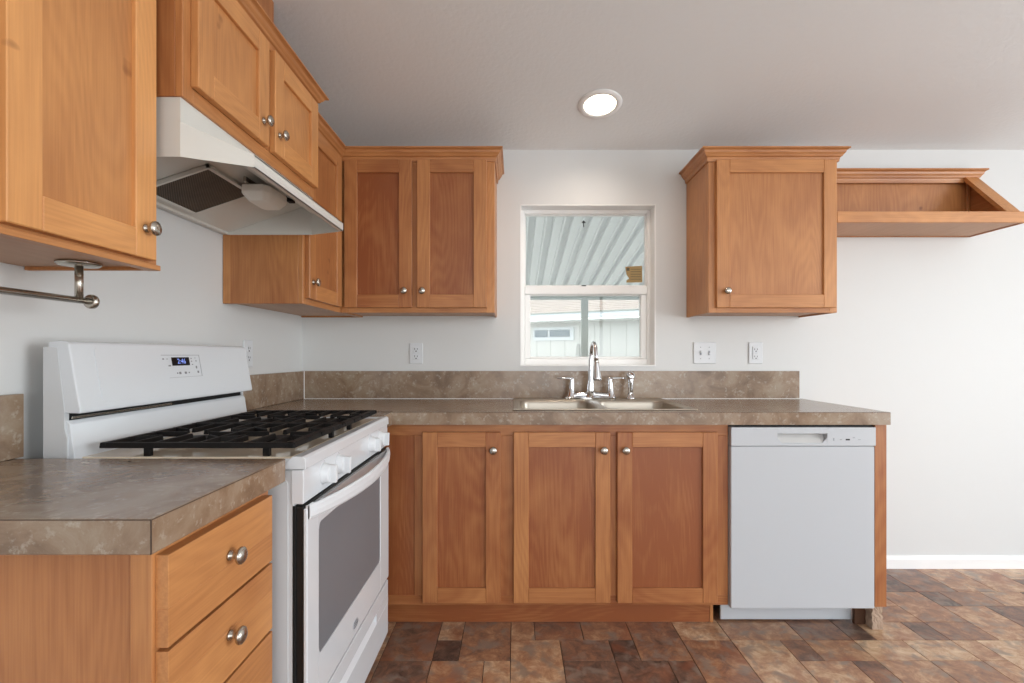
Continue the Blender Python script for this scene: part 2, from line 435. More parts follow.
# right and rear walls with glazed openings (behind the camera)
m = MB()
m.box((XR, YR, -.08), (XR+TH, -1.9, 2.3), WALL, 0); m.box((XR, .7, -.08), (XR+TH, YB, 2.25), WALL, 0); m.box((XR, -1.9, -.08), (XR+TH, .7, .25), WALL, 0)
m.prism([(YR, 2.25), (YB, 2.25), (YB, zc(YB)), (YK, zc(YK)), (YR, zc(YK)-SL*(YK-YR))], 0, XR, XR+TH, WALL)
struct(m.build('wall_right'))
m = MB(); zr = zc(YK)-SL*(YK-YR)
m.box((XL-TH, YR-TH, -.08), (-.2, YR, zr), WALL, 0); m.box((3.4, YR-TH, -.08), (XR+TH, YR, zr), WALL, 0)
m.box((-.2, YR-TH, 2.35), (3.4, YR, zr), WALL, 0); m.box((-.2, YR-TH, -.08), (3.4, YR, .35), WALL, 0)
struct(m.build('wall_rear'))
def opening_frame(name, axis, a0, a1, z0, z1, c):
    m = MB()
    def P(a, cc, z): return (a, cc, z) if axis == 'y' else (cc, a, z)
    w = .05
    for (p, q) in (((a0, z0), (a0+w, z1)), ((a1-w, z0), (a1, z1)), ((a0, z0), (a1, z0+w)), ((a0, z1-w), (a1, z1)), (((a0+a1)/2-w/2, z0), ((a0+a1)/2+w/2, z1))):
        m.box(P(p[0], c-.02, p[1]), P(q[0], c+.02, q[1]), VINYL, .003)
    return struct(m.build(name))
opening_frame('window_3', 'x', -1.9, .7, .25, 2.25, XR+.1)
opening_frame('window_2', 'y', -.2, 3.4, .35, 2.35, YR-.1)
m = MB()
m.prism([(YK, zc(YK)), (YB+.02, zc(YB+.02)), (YB+.02, zc(YB+.02)+.08), (YK, zc(YK)+.08)], 0, XL-TH, XR+TH, CEIL)
m.prism([(YR-TH, zc(YK)-SL*(YK-YR+TH)), (YK, zc(YK)), (YK, zc(YK)+.08), (YR-TH, zc(YK)-SL*(YK-YR+TH)+.08)], 0, XL-TH, XR+TH, CEIL)
struct(m.build('ceiling'))
m = MB(); m.prism([(YB, .0), (YB, .068), (YB-.006, .068), (YB-.010, .058), (YB-.012, .05), (YB-.012, 0)], 0, 1.56, XR, TRIM)
struct(m.build('baseboard_back'))

# window: reveal, vinyl frame, fixed upper light, lower sash
def window():
    fy = 2.742                                  # face of the vinyl frame
    f = MB()
    t = .026
    for a, b in (((WX0, WZ0), (WX0+t, WZ1)), ((WX1-t, WZ0), (WX1, WZ1))): f.box((a[0], fy, a[1]), (b[0], fy+.07, b[1]), VINYL, .003)
    for a, b in (((WX0+t, WZ1-t), (WX1-t, WZ1)), ((WX0+t, WZ0), (WX1-t, WZ0+.040))): f.box((a[0], fy, a[1]), (b[0], fy+.07, b[1]), VINYL, .003)
    f.box((WX0+t, fy-.002, 1.487), (WX1-t, fy+.06, 1.533), VINYL, .003)   # meeting rail
    f.box((WX0+t, fy+.012, 1.533), (WX1-t, fy+.05, 1.539), VINYL, .002)
    # inner glazing beads of the upper light
    bb = .006
    for a, b in (((WX0+t, 1.539), (WX0+t+bb, WZ1-t)), ((WX1-t-bb, 1.539), (WX1-t, WZ1-t)), ((WX0+t, WZ1-t-bb), (WX1-t, WZ1-t))):
        f.box((a[0], fy+.014, a[1]), (b[0], fy+.05, b[1]), VINYL, .002)
    # lower sash
    sx0, sx1, sz0, sz1 = WX0+t, WX1-t, WZ0+.040, 1.487
    k = .032
    for a, b in (((sx0, sz0), (sx0+k, sz1)), ((sx1-k, sz0), (sx1, sz1))): f.box((a[0], fy+.008, a[1]), (b[0], fy+.05, b[1]), VINYL, .003)
    f.box((sx0+k, fy+.008, sz0), (sx1-k, fy+.05, sz0+.012), VINYL, .003)
    f.box((sx0+k, fy+.008, sz1-.006), (sx1-k, fy+.05, sz1), VINYL, .002)
    root = struct(f.build('window_1'))
    r = MB(); w = .006
    r.box((WX0, YB+.001, WZ0), (WX0+w, fy, WZ1), TRIM, 0); r.box((WX1-w, YB+.001, WZ0), (WX1, fy, WZ1), TRIM, 0)
    r.box((WX0, YB+.001, WZ1-w), (WX1, fy, WZ1), TRIM, 0); r.box((WX0, YB-.006, WZ0), (WX1, fy, WZ0+w), TRIM, .001)
    r.build('window_reveal', root)
    g = MB(); g.box((WX0+t, fy+.030, 1.54), (WX1-t, fy+.034, WZ1-t), GLASS, 0); g.build('upper_pane', root)
    g = MB(); g.box((sx0+.01, fy+.028, sz0+.005), (sx1-.02, fy+.032, sz1-.003), GLASS, 0); g.build('lower_pane', root)
    s = MB()
    s.box((.37, fy-.006, 1.532), (.395, fy-.002, 1.537), BLACK, 0); s.build('latch', root)
    a = MB(); x = .386; z = 1.888; y = fy+.0285
    a.box((x-.003, y-.001, z-.020), (x+.002, y, z+.006), BLACK, 0)
    a.prism([(x-.013, z+.004), (x+.013, z+.004), (x, z+.018)], 1, y-.001, y, BLACK); a.build('arrow_mark', root)
    st = MB(); y = fy+.0295; s_ = 492.6/y
    X = lambda px: (px-515)/s_
    Z = lambda py: 1.149+(355-py)/s_
    st.prism([(X(625.2), Z(266.8)), (X(642), Z(265.8)), (X(642.3), Z(282.3)), (X(626.3), Z(282.6)), (X(626.5), Z(280.2)), (X(629.2), Z(278.6)), (X(626.5), Z(274.5))], 1, y-.0008, y, TAN)
    st.box((X(626.5), y-.0012, Z(270.8)), (X(629.5), y-.0008, Z(267.8)), plain('sticker_print', (84, 76, 56), .6), 0)
    for q in range(5): st.box((X(630.5), y-.0012, Z(269.5+q*2.5)), (X(641), y-.0008, Z(269.0+q*2.5)), bpy.data.materials['sticker_print'], 0)
    o = st.build('sticker', off=(.66, y, 1.54)); tag(o, 'torn tan paper sticker on the upper window pane', 'sticker')
window()

# ------------------------------------------------------------------ outside
def outdoors():
    m = MB(); m.box((-14, 2.83, -.75), (18, 24, -.65), CONC, 0); struct(m.build('ground'))
    root = thing('patio_cover', (.9, 6.2, -.65), 'white ribbed patio cover on a grey post outside the window', 'awning')
    # roof pans: ribs run away from the house and fall with the slope
    y0, y1 = 2.84, 6.5
    def za(y): return 2.43-.142*(y-2.75)
    m = MB(); pitch = .152; prof = [(0, 0), (.066, 0), (.072, .010), (.080, .010), (.086, 0), (.096, 0), (.101, .05), (.147, .05), (.152, 0)]
    t = bmesh.new(); A = []; B = []
    for i in range(-28, 30):
        for u, h in prof[:-1]:
            x = .02+i*pitch+u
            A.append(t.verts.new((x, y0, za(y0)+h))); B.append(t.verts.new((x, y1, za(y1)+h)))
    A2 = [t.verts.new(v.co+Vector((0, 0, .012))) for v in A]; B2 = [t.verts.new(v.co+Vector((0, 0, .012))) for v in B]
    for i in range(len(A)-1):
        t.faces.new((A[i], A[i+1], B[i+1], B[i])); t.faces.new((A2[i], B2[i], B2[i+1], A2[i+1]))
        t.faces.new((A[i], A2[i], A2[i+1], A[i+1])); t.faces.new((B[i], B[i+1], B2[i+1], B2[i]))
    m.take(t, AWN); m.build('roof_panel', root)
    m = MB(); m.box((-4.2, 6.16, 1.846), (4.6, 6.24, za(6.2)-.002), POSTM, .004); m.build('beam', root)
    for x in (.875, -2.6, 4.4):
        m = MB(); m.box((x-.042, 6.158, -.65), (x+.042, 6.242, 1.846), POSTM, .006); m.box((x-.07, 6.13, -.65), (x+.07, 6.27, -.63), POSTM, .002)
        m.build('post', root)
    # neighbour's house
    h = thing('neighbour_house', (2, 9.6, -.65), 'pale sided neighbouring house with pink shingle roof and white gutter', 'house')
    a = -.505
    def R(x, y): return (x*math.cos(a)-(y)*math.sin(a)+.3, x*math.sin(a)+y*math.cos(a)+9.5)
    def slab(mm, x0, x1, y0, y1, z0, z1, mat):
        p = [R(x0, y0), R(x1, y0), R(x1, y1), R(x0, y1)]
        mm.hexa([(q[0], q[1], z0) for q in p]+[(q[0], q[1], z1) for q in p], mat)
    m = MB(); x = -6.0
    while x < 3.9:
        slab(m, x, x+.285, .30, .45, -.65, 1.80, SIDING); slab(m, x+.285, x+.30, .308, .45, -.65, 1.80, SIDING); x += .30
    m.build('siding_wall', h)
    m = MB(); p = [R(-6.3, 0), R(4.2, 0), R(4.2, 3.2), R(-6.3, 3.2)]
    m.hexa([(p[0][0], p[0][1], 1.905), (p[1][0], p[1][1], 1.905), (p[2][0], p[2][1], 2.65), (p[3][0], p[3][1], 2.65)]+[(p[0][0], p[0][1], 1.94), (p[1][0], p[1][1], 1.94), (p[2][0], p[2][1], 2.70), (p[3][0], p[3][1], 2.70)], ROOFM)
    for k in range(14):
        f0 = k/14; y_ = f0*3.2; z_ = 1.94+f0*.82
        q = [R(-6.3, y_), R(4.2, y_), R(4.2, y_+.2), R(-6.3, y_+.2)]
        m.hexa([(q[0][0], q[0][1], z_), (q[1][0], q[1][1], z_), (q[2][0], q[2][1], z_+.05), (q[3][0], q[3][1], z_+.05)]+[(q[0][0], q[0][1], z_+.014), (q[1][0], q[1][1], z_+.014), (q[2][0], q[2][1], z_+.055), (q[3][0], q[3][1], z_+.055)], ROOFM)
    m.build('roof', h)
    m = MB(); slab(m, -6.3, 4.2, -.11, -.005, 1.825, 1.925, GUTTERM); slab(m, -6.3, 4.2, -.125, -.11, 1.915, 1.935, POSTM); m.build('gutter', h)
    m = MB(); slab(m, -6.3, 4.2, -.004, .30, 1.775, 1.80, SIDING); m.build('soffit', h)
    w = MB(); slab(w, -.08, .78, .27, .30, 1.43, 1.69, GUTTERM); fr = w.build('window_frame', h)
    for xa, xb in ((-.04, .235), (.285, .70)):
        q = MB(); slab(q, xa, xb, .255, .27, 1.50, 1.635, SHADEGL); q.build('pane', fr)
outdoors()

# ------------------------------------------------------------------ upper cabinets
UZ0 = 1.351; UF = 2.355
def carcass_back(parent, x0, x1, z0, z1, yf, mids=(), reveal=.038, name='body'):
    m = MB(); y1 = YB-.002; t = .012
    m.box((x0, yf+.019, z0), (x0+t, y1, z1), WZ, .001, .5); m.box((x1-t, yf+.019, z0), (x1, y1, z1), WZ, .001, .5)
    m.box((x0+t, yf+.019, z0+.008), (x1-t, y1, z0+.018), UNDER, 0, .5); m.box((x0+t, yf+.019, z1-.012), (x1-t, y1, z1), WX, 0, .5)
    m.box((x0+t, y1-.006, z0+.018), (x1-t, y1, z1-.012), WZ, 0, .5)
    m.build(name, parent)
    f = MB(); r = reveal
    f.box((x0, yf, z0), (x0+r, yf+.019, z1), WZ, .0015, .5); f.box((x1-r, yf, z0), (x1, yf+.019, z1), WZ, .0015, .6)
    f.box((x0+r, yf, z0), (x1-r, yf+.019, z0+r), WX, .0015, .5); f.box((x0+r, yf, z1-r), (x1-r, yf+.019, z1), WX, .0015, .45)
    for c in mids: f.box((c-.03, yf, z0+r), (c+.03, yf+.019, z1-r), WZ, .0015, .4)
    f.build('face_frame', parent)
def carcass_left(parent, y0, y1, z0, z1, xf, mids=(), reveal=.038, wall=XL+.002):
    m = MB(); t = .012
    m.box((wall, y0, z0), (xf-.019, y0+t, z1), WZ, .001, .35); m.box((wall, y1-t, z0), (xf-.019, y1, z1), WZ, .001, .5)
    m.box((wall, y0+t, z0+.008), (xf-.019, y1-t, z0+.018), UNDER, 0, .5); m.box((wall, y0+t, z1-.012), (xf-.019, y1-t, z1), WY, 0, .5)
    m.box((wall, y0+t, z0+.018), (wall+.006, y1-t, z1-.012), WZ, 0, .5)
    # scribe strip on the near side, at the wall
    m.box((wall, y0-.003, z0), (wall+.028, y0, z1), WZ, .0005, .6)
    m.build('body', parent)
    f = MB(); r = reveal
    f.box((xf-.019, y0, z0), (xf, y0+r, z1), WZ, .0015, .55); f.box((xf-.019, y1-r, z0), (xf, y1, z1), WZ, .0015, .5)
    f.box((xf-.019, y0+r, z0), (xf, y1-r, z0+r), WY, .0015, .5); f.box((xf-.019, y0+r, z1-r), (xf, y1-r, z1), WY, .0015, .5)
    for c in mids: f.box((xf-.019, c-.03, z0+r), (xf, c+.03, z1-r), WZ, .0015, .4)
    f.build('face_frame', parent)
CZ0, CZ1 = 2.086, 2.131

g = 'honey maple wall cabinets'
c = thing('wall_cabinet', (-.465, 2.5, UZ0), 'two-door honey maple wall cabinet left of the window', 'cabinet', g)
carcass_back(c, -.832, -.098, UZ0, CZ0+.01, UF, (-.479,))
door(c, BK, -.811, -.490, 1.374, 2.0765, UF, (-.524, 1.452), ptone=-.05, stone=.28)  # low tones paint the dimmer light at the back into both doors
door(c, BK, -.466, -.1346, 1.374, 2.0765, UF, (-.438, 1.452), ptone=.05, stone=.33)
crown(c, [(-.838, UF), (-.098, UF), (-.098, YB-.002)], CZ0, CZ1, .04)

c = thing('wall_cabinet', (1.235, 2.5, UZ0), 'single-door honey maple wall cabinet right of the window', 'cabinet', g)
carcass_back(c, .924, 1.540, UZ0, CZ0+.01, UF)
door(c, BK, .957, 1.527, 1.374, 2.0765, UF, (1.002, 1.452), ptone=.42, stone=.55)
crown(c, [(.924, YB-.002), (.924, UF), (1.540, UF), (1.540, YB-.002)], CZ0, CZ1, .04)

c = thing('wall_cabinet', (-.99, 2.2, UZ0), 'narrow wall cabinet in the corner, just past the range hood', 'cabinet', g)
carcass_left(c, 1.937, 2.656, UZ0, CZ0+.01, -.834)
door(c, LF, 1.955, 2.318, 1.374, 2.0765, -.834, (1.985, 1.442), ptone=.3, stone=.45)
crown(c, [(-.834, 1.937), (-.834, UF+.005)], CZ0, CZ1, .04)

c = thing('wall_cabinet', (-.99, .96, 1.347), 'tall single-door wall cabinet nearest the camera, above the drawer cabinet', 'cabinet', g)
carcass_left(c, .760, 1.163, 1.3475, 2.30, -.846)
m = MB(); m.box((-.866, .760, 1.347), (-.8365, 1.1635, 1.359), WY, .001, .6); m.build('bottom_rail', c)
door(c, LF, .801, 1.1365, 1.366, 2.285, -.846, (1.102, 1.432), ptone=.72, stone=1.05)  # tones raised: brighter light near the camera is painted into this door

# cabinet over the hood
HZ = 1.763
c = thing('wall_cabinet', (-.97, 1.55, HZ), 'short two-door wall cabinet mounted above the white range hood', 'cabinet', g)
carcass_left(c, 1.168, 1.934, HZ, 2.145, -.788, (1.561,))
door(c, LF, 1.196, 1.543, 1.800, 2.128, -.788, (1.504, 1.864), ptone=.74, stone=.88)  # lighter tones paint the strong light into the hood cabinet doors
door(c, LF, 1.580, 1.925, 1.800, 2.128, -.788, (1.606, 1.864), ptone=.74, stone=.84)
crown(c, [(XL+.002, 1.168), (-.788, 1.168), (-.788, 1.934), (XL+.002, 1.934)], 2.137, 2.175, .042)
m = MB(); m.prism([(1.36, 2.146), (1.76, 2.146), (1.76, zc(1.76)-.002), (1.36, zc(1.36)-.002)], 0, XL+.003, -.862, WZ, .35)
o = m.build('duct_cover', off=(-1.0, 1.56, 2.146)); tag(o, 'wooden duct box rising from the cabinet above the hood to the ceiling', 'duct cover')

# open unit over the missing refrigerator
def fridge_shelf():
    x0, x1, z0 = 1.541, 2.452, 1.783
    c = thing('open_wall_shelf', ((x0+x1)/2, 2.5, z0), 'open maple shelf box with sloping side, at right of the single-door wall cabinet', 'shelf')
    m = MB(); m.box((x0, YB-.012, z0), (x1, YB-.002, CZ0+.01), WZ, .001, .42); m.build('back_panel', c)
    m = MB(); m.box((x0, UF+.019, z0+.004), (x1-.012, YB-.012, z0+.016), UNDER, .0005, .55); m.build('bottom_panel', c)
    m = MB(); m.box((x0, UF, z0), (x1, UF+.019, z0+.053), WX, .0015, .68); m.build('front_rail', c)
    m = MB(); sp = [(UF+.019, z0), (YB-.012, z0), (YB-.012, CZ0), (YB-.03, CZ0), (2.425, z0+.066), (2.425, z0+.053), (UF+.019, z0+.053)]
    m.prism(sp, 0, x1-.012, x1, WY, .35, .0005); m.build('side_panel', c)
    m = MB(); m.prism([(UF+.019, z0+.004), (YB-.012, z0+.004), (YB-.012, z0+.3), (YB-.014, z0+.3), (UF+.019, z0+.05)], 0, x0, x0+.012, WY, .4)
    m.build('side_panel', c)
    # face stile lying on the slope
    d = Vector((0, YB-.03-2.405, CZ0-z0-.053)).normalized(); nrm = Vector((0, -d.z, d.y))
    a = Vector((0, 2.405, z0+.053)); b = Vector((0, YB-.03, CZ0-.002))
    def q(p, x, h): v = p+nrm*h; return (x, v.y, v.z)
    m = MB(); m.hexa([q(a, x1-.066, 0), q(a, x1, 0), q(b, x1, 0), q(b, x1-.066, 0), q(a, x1-.066, .018), q(a, x1, .018), q(b, x1, .018), q(b, x1-.066, .018)], WY, .62)
    m.build('side_stile', c)
    m = MB(); m.box((x1-.03, YB-.02, z0+.016), (x1-.012, YB-.012, CZ0), WZ, .001, .6); m.build('corner_cleat', c)
    crown(c, [(x0+.041, YB-.03), (x1, YB-.03), (x1, YB-.002)], CZ0-.006, CZ1, .04)
    m = MB(); m.box((x0, YB-.030, CZ0-.004), (x1, YB-.012, CZ0+.02), WX, .001, .5); m.build('top_rail', c)
fridge_shelf()

# ------------------------------------------------------------------ base cabinets
def counters():
    th, zt = .052, .914
    # left piece with the mitred near end
    m = MB(); m.box((XL+.004, .706, zt-th), (-.521, 1.118, zt), STONE, .0012)
    m.box((-.5215, .7058, zt-.0022), (-.5206, 1.118, zt-.0008), SEAM, 0); m.box((XL+.004, .7054, zt-.0022), (-.5215, .7062, zt-.0008), SEAM, 0)
    m.box((-.5222, .7052, zt-th+.001), (-.5208, .7066, zt-.001), SEAM, 0)
    o = m.build('countertop', off=(-.83, .91, zt-th)); tag(o, 'short brown stone-look countertop in the left foreground, over the drawers', 'countertop')
    # back run, L-shaped behind the range, with the sink cut out
    m = MB(); yf, yb = 2.023, YB-.004; xr = 1.5425; sx0, sx1, sy0, sy1 = .008, .760, 2.098, 2.600
    m.box((XL+.004, 1.905, zt-th), (-.505, yf+.02, zt), STONE, .0008)
    m.box((XL+.004, yf+.0005, zt-th), (sx0, yb, zt), STONE, .0008); m.box((sx1, yf+.0005, zt-th), (xr, yb, zt), STONE, .0008)
    m.box((sx0, yf+.0005, zt-th), (sx1, sy0, zt), STONE, .0005); m.box((sx0, sy1, zt-th), (sx1, yb, zt), STONE, .0005)
    m.box((-.505, yf-.0004, zt-.0022), (xr, yf+.0006, zt-.0010), SEAM, 0)
    m.box((-.505, yf, zt-th), (xr+.0005, yf+.0012, zt-.0022), STONE, 0)
    o = m.build('countertop', off=(.2, 2.3, zt-th)); tag(o, 'long brown stone-look countertop holding the sink under the window', 'countertop')
    m = MB(); m.box((XL+.022, YB-.020, zt+.001), (1.524, YB-.002, 1.063), STONE, .001)
    m.box((XL+.022, YB-.0225, zt+.0005), (1.524, YB-.020, zt+.003), TRIM, 0)
    o = m.build('backsplash', off=(.2, YB-.01, zt)); tag(o, 'long low stone-look backsplash strip along the window wall', 'backsplash')
    m = MB(); m.box((XL+.002, 1.905, zt+.001), (XL+.020, YB-.002, 1.063), STONE, .001); m.box((XL+.020, YB-.0245, zt+.001), (XL+.0225, YB-.0205, 1.063), TRIM, 0)
    o = m.build('backsplash', off=(XL+.01, 2.28, zt)); tag(o, 'stone-look backsplash strip in the corner beyond the range', 'backsplash')
    m = MB(); m.box((XL+.002, .706, zt+.001), (XL+.020, 1.133, 1.060), STONE, .001)
    o = m.build('backsplash', off=(XL+.01, .9, zt)); tag(o, 'stone-look backsplash strip on the left wall before the range', 'backsplash')
counters()

def base_back():
    yf = 2.055; z0, z1 = .106, .861
    def frame(parent, x0, x1, stiles, y=yf):
        f = MB(); r = .04
        f.box((x0, y, z1-.048), (x1, y+.019, z1), WX, .0015, .18); f.box((x0, y, z0), (x1, y+.019, z0+r), WX, .0015, .18)
        for a, b in stiles: f.box((a, y, z0+r), (b, y+.019, z1-.048), WZ, .0015, .22)
        f.build('face_frame', parent)
    def body(parent, x0, x1):
        m = MB(); yb = YB-.004
        m.box((x0, yf+.019, z0), (x0+.012, yb, z1), WZ, 0, .4); m.box((x1-.012, yf+.019, z0), (x1, yb, z1), WZ, 0, .4)
        m.box((x0+.012, yf+.019, z0), (x1-.012, yb, z0+.012), WX, 0, .4); m.box((x0+.012, yb-.006, z0+.012), (x1-.012, yb, z1), WZ, 0, .4)
        m.build('body', parent)
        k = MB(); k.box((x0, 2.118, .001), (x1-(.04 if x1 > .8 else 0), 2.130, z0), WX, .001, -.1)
        if x1 > .8: k.box((x1-.052, 2.118-.003, .001), (x1-.038, 2.50, z0), WZ, .001, .4)
        k.build('toe_kick', parent)
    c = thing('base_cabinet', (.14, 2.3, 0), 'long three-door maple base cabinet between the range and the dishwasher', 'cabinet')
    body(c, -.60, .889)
    frame(c, -.60, .889, ((-.60, -.56), (-.42, -.37), (-.075, .03), (.375, .44), (.80, .889)))
    m = MB(); m.box((-.56, yf+.004, z0+.04), (-.39, yf+.014, z1-.048), WZ, 0, 0); m.build('fixed_panel', c)
    door(c, BK, -.3835, -.0595, .123, .8296, yf, (-.0895, .757), ptone=.0, stone=.22)  # darker tones paint the weaker light down here into the base doors
    door(c, BK, -.0058, .394, .123, .8296, yf, (.365, .757), ptone=.0, stone=.26)
    door(c, BK, .423, .838, .123, .8296, yf, (.455, .757), ptone=-.12, stone=.24)
    # end panel right of the dishwasher with its broken foot
    c = thing('end_panel', (1.52, 2.3, 0), 'narrow maple end panel closing the right side of the dishwasher', 'panel')
    m = MB(); m.box((1.4925, yf-.012, z0-.002), (1.5415, yf+.012, z1), WZ, .001, .2); m.box((1.5235, yf+.012, z0), (1.5395, YB-.016, z1), WZ, 0, .45); m.build('board', c)
    m = MB(); t = bmesh.new(); bmesh.ops.create_cube(t, size=1); bmesh.ops.subdivide_edges(t, edges=t.edges, cuts=7, use_grid_fill=True)
    for v in t.verts:
        q = v.co.copy(); j = 1.0 if -.45 < q.z < .45 else .3
        n_ = Vector((math.sin(q.z*23+q.y*9)*.07+random.uniform(-.05, .05), random.uniform(-.05, .05), 0))*j
        v.co = Vector((1.516+(q.x+n_.x)*.044, 2.085+(q.y+n_.y)*.05, .0535+q.z*.105))
    m.take(t, PARTICLE); o = m.build('broken_foot', c); o['label'] = 'swollen crumbling particle board foot'
    m = MB(); m.box((1.448, 2.10, .001), (1.496, 2.116, .102), plain('dark_stained_wood', (82, 50, 28), .7, var=.3), .001); m.build('cleat', c)
base_back()

def base_left():
    c = thing('drawer_cabinet', (-.85, .94, 0), 'maple drawer cabinet in the left foreground below the short countertop', 'cabinet', )
    y0, y1, xf, z0, z1 = .756, 1.112, -.557, .106, .861
    m = MB(); w = XL+.004
    m.box((w, y0+.003, z0), (xf-.034, y0+.015, z1), WZ, .0005, .27); m.box((w, y1-.012, z0), (xf-.019, y1, z1), WZ, .0005, .4)
    m.box((w, y0+.015, z0), (xf-.019, y1-.012, z0+.012), WY, 0, .4); m.box((w, y0+.015, z0+.012), (w+.006, y1-.012, z1), WZ, 0, .4)
    m.build('body', c)
    f = MB(); f.box((xf-.034, y0, z0), (xf, y0+.038, z1), WZ, .001, .45); f.box((xf-.019, y1-.03, z0), (xf, y1, z1), WZ, .001, .4)
    for a, b in ((z0, z0+.03), (.38, .40), (.53, .55), (.683, .701), (.83, z1)): f.box((xf-.019, y0+.038, a), (xf, y1-.03, b), WY, .001, .5)
    f.build('face_frame', c)
    for k, (a, b) in enumerate(((.695, .839), (.545, .689), (.395, .539), (.125, .389))):
        d = MB(); tn = .52; ya, yb = .763, 1.090
        h = (b-a)
        # edge-glued boards
        cuts = [0, .42, 1] if k == 0 else [0, .6, 1] if k == 1 else [0, .5, 1]
        for i in range(len(cuts)-1):
            d.box((xf, ya, a+h*cuts[i]), (xf+.020, yb, a+h*cuts[i+1]), WY, .0006 if i else .0006, tn+(-.02, .16, .05)[(i+k) % 3])
        o = d.build('drawer_front', c); knob(o, (xf+.020, (ya+yb)/2, (a+b)/2+.005), (1, 0, 0))
    k = MB(); k.box((w, y0+.01, .001), (xf-.07, y1, z0), WY, .001, .25); k.build('toe_kick', c)
base_left()

# ------------------------------------------------------------------ range
def arc(n, f): return [f(i/(n-1)) for i in range(n)]
def rrect(a0, a1, b0, b1, r, n=5):
    pts = []
    for cx, cy, s in ((a1-r, b1-r, 0), (a0+r, b1-r, 1), (a0+r, b0+r, 2), (a1-r, b0+r, 3)):
        for i in range(n):
            t = PI/2*(s+i/(n-1)); pts.append((cx+r*math.cos(t), cy+r*math.sin(t)))
    return pts
def text_mesh(body, size, mat, name, parent, loc, rot, thick=.0003):
    cu = bpy.data.curves.new('t', 'FONT'); cu.body = body; cu.size = size; cu.align_x = 'CENTER'; cu.align_y = 'CENTER'; cu.extrude = thick
    tmp = bpy.data.objects.new('t', cu); C.objects.link(tmp)
    me = bpy.data.meshes.new_from_object(tmp.evaluated_get(bpy.context.evaluated_depsgraph_get()))
    bpy.data.objects.remove(tmp); me.materials.clear(); me.materials.append(mat); me.name = name
    o = bpy.data.objects.new(name, me); C.objects.link(o); o.parent = parent
    P = Vector(OFF.get(parent, (0, 0, 0)))
    o.location = Vector(loc)-P; o.rotation_euler = rot; return o

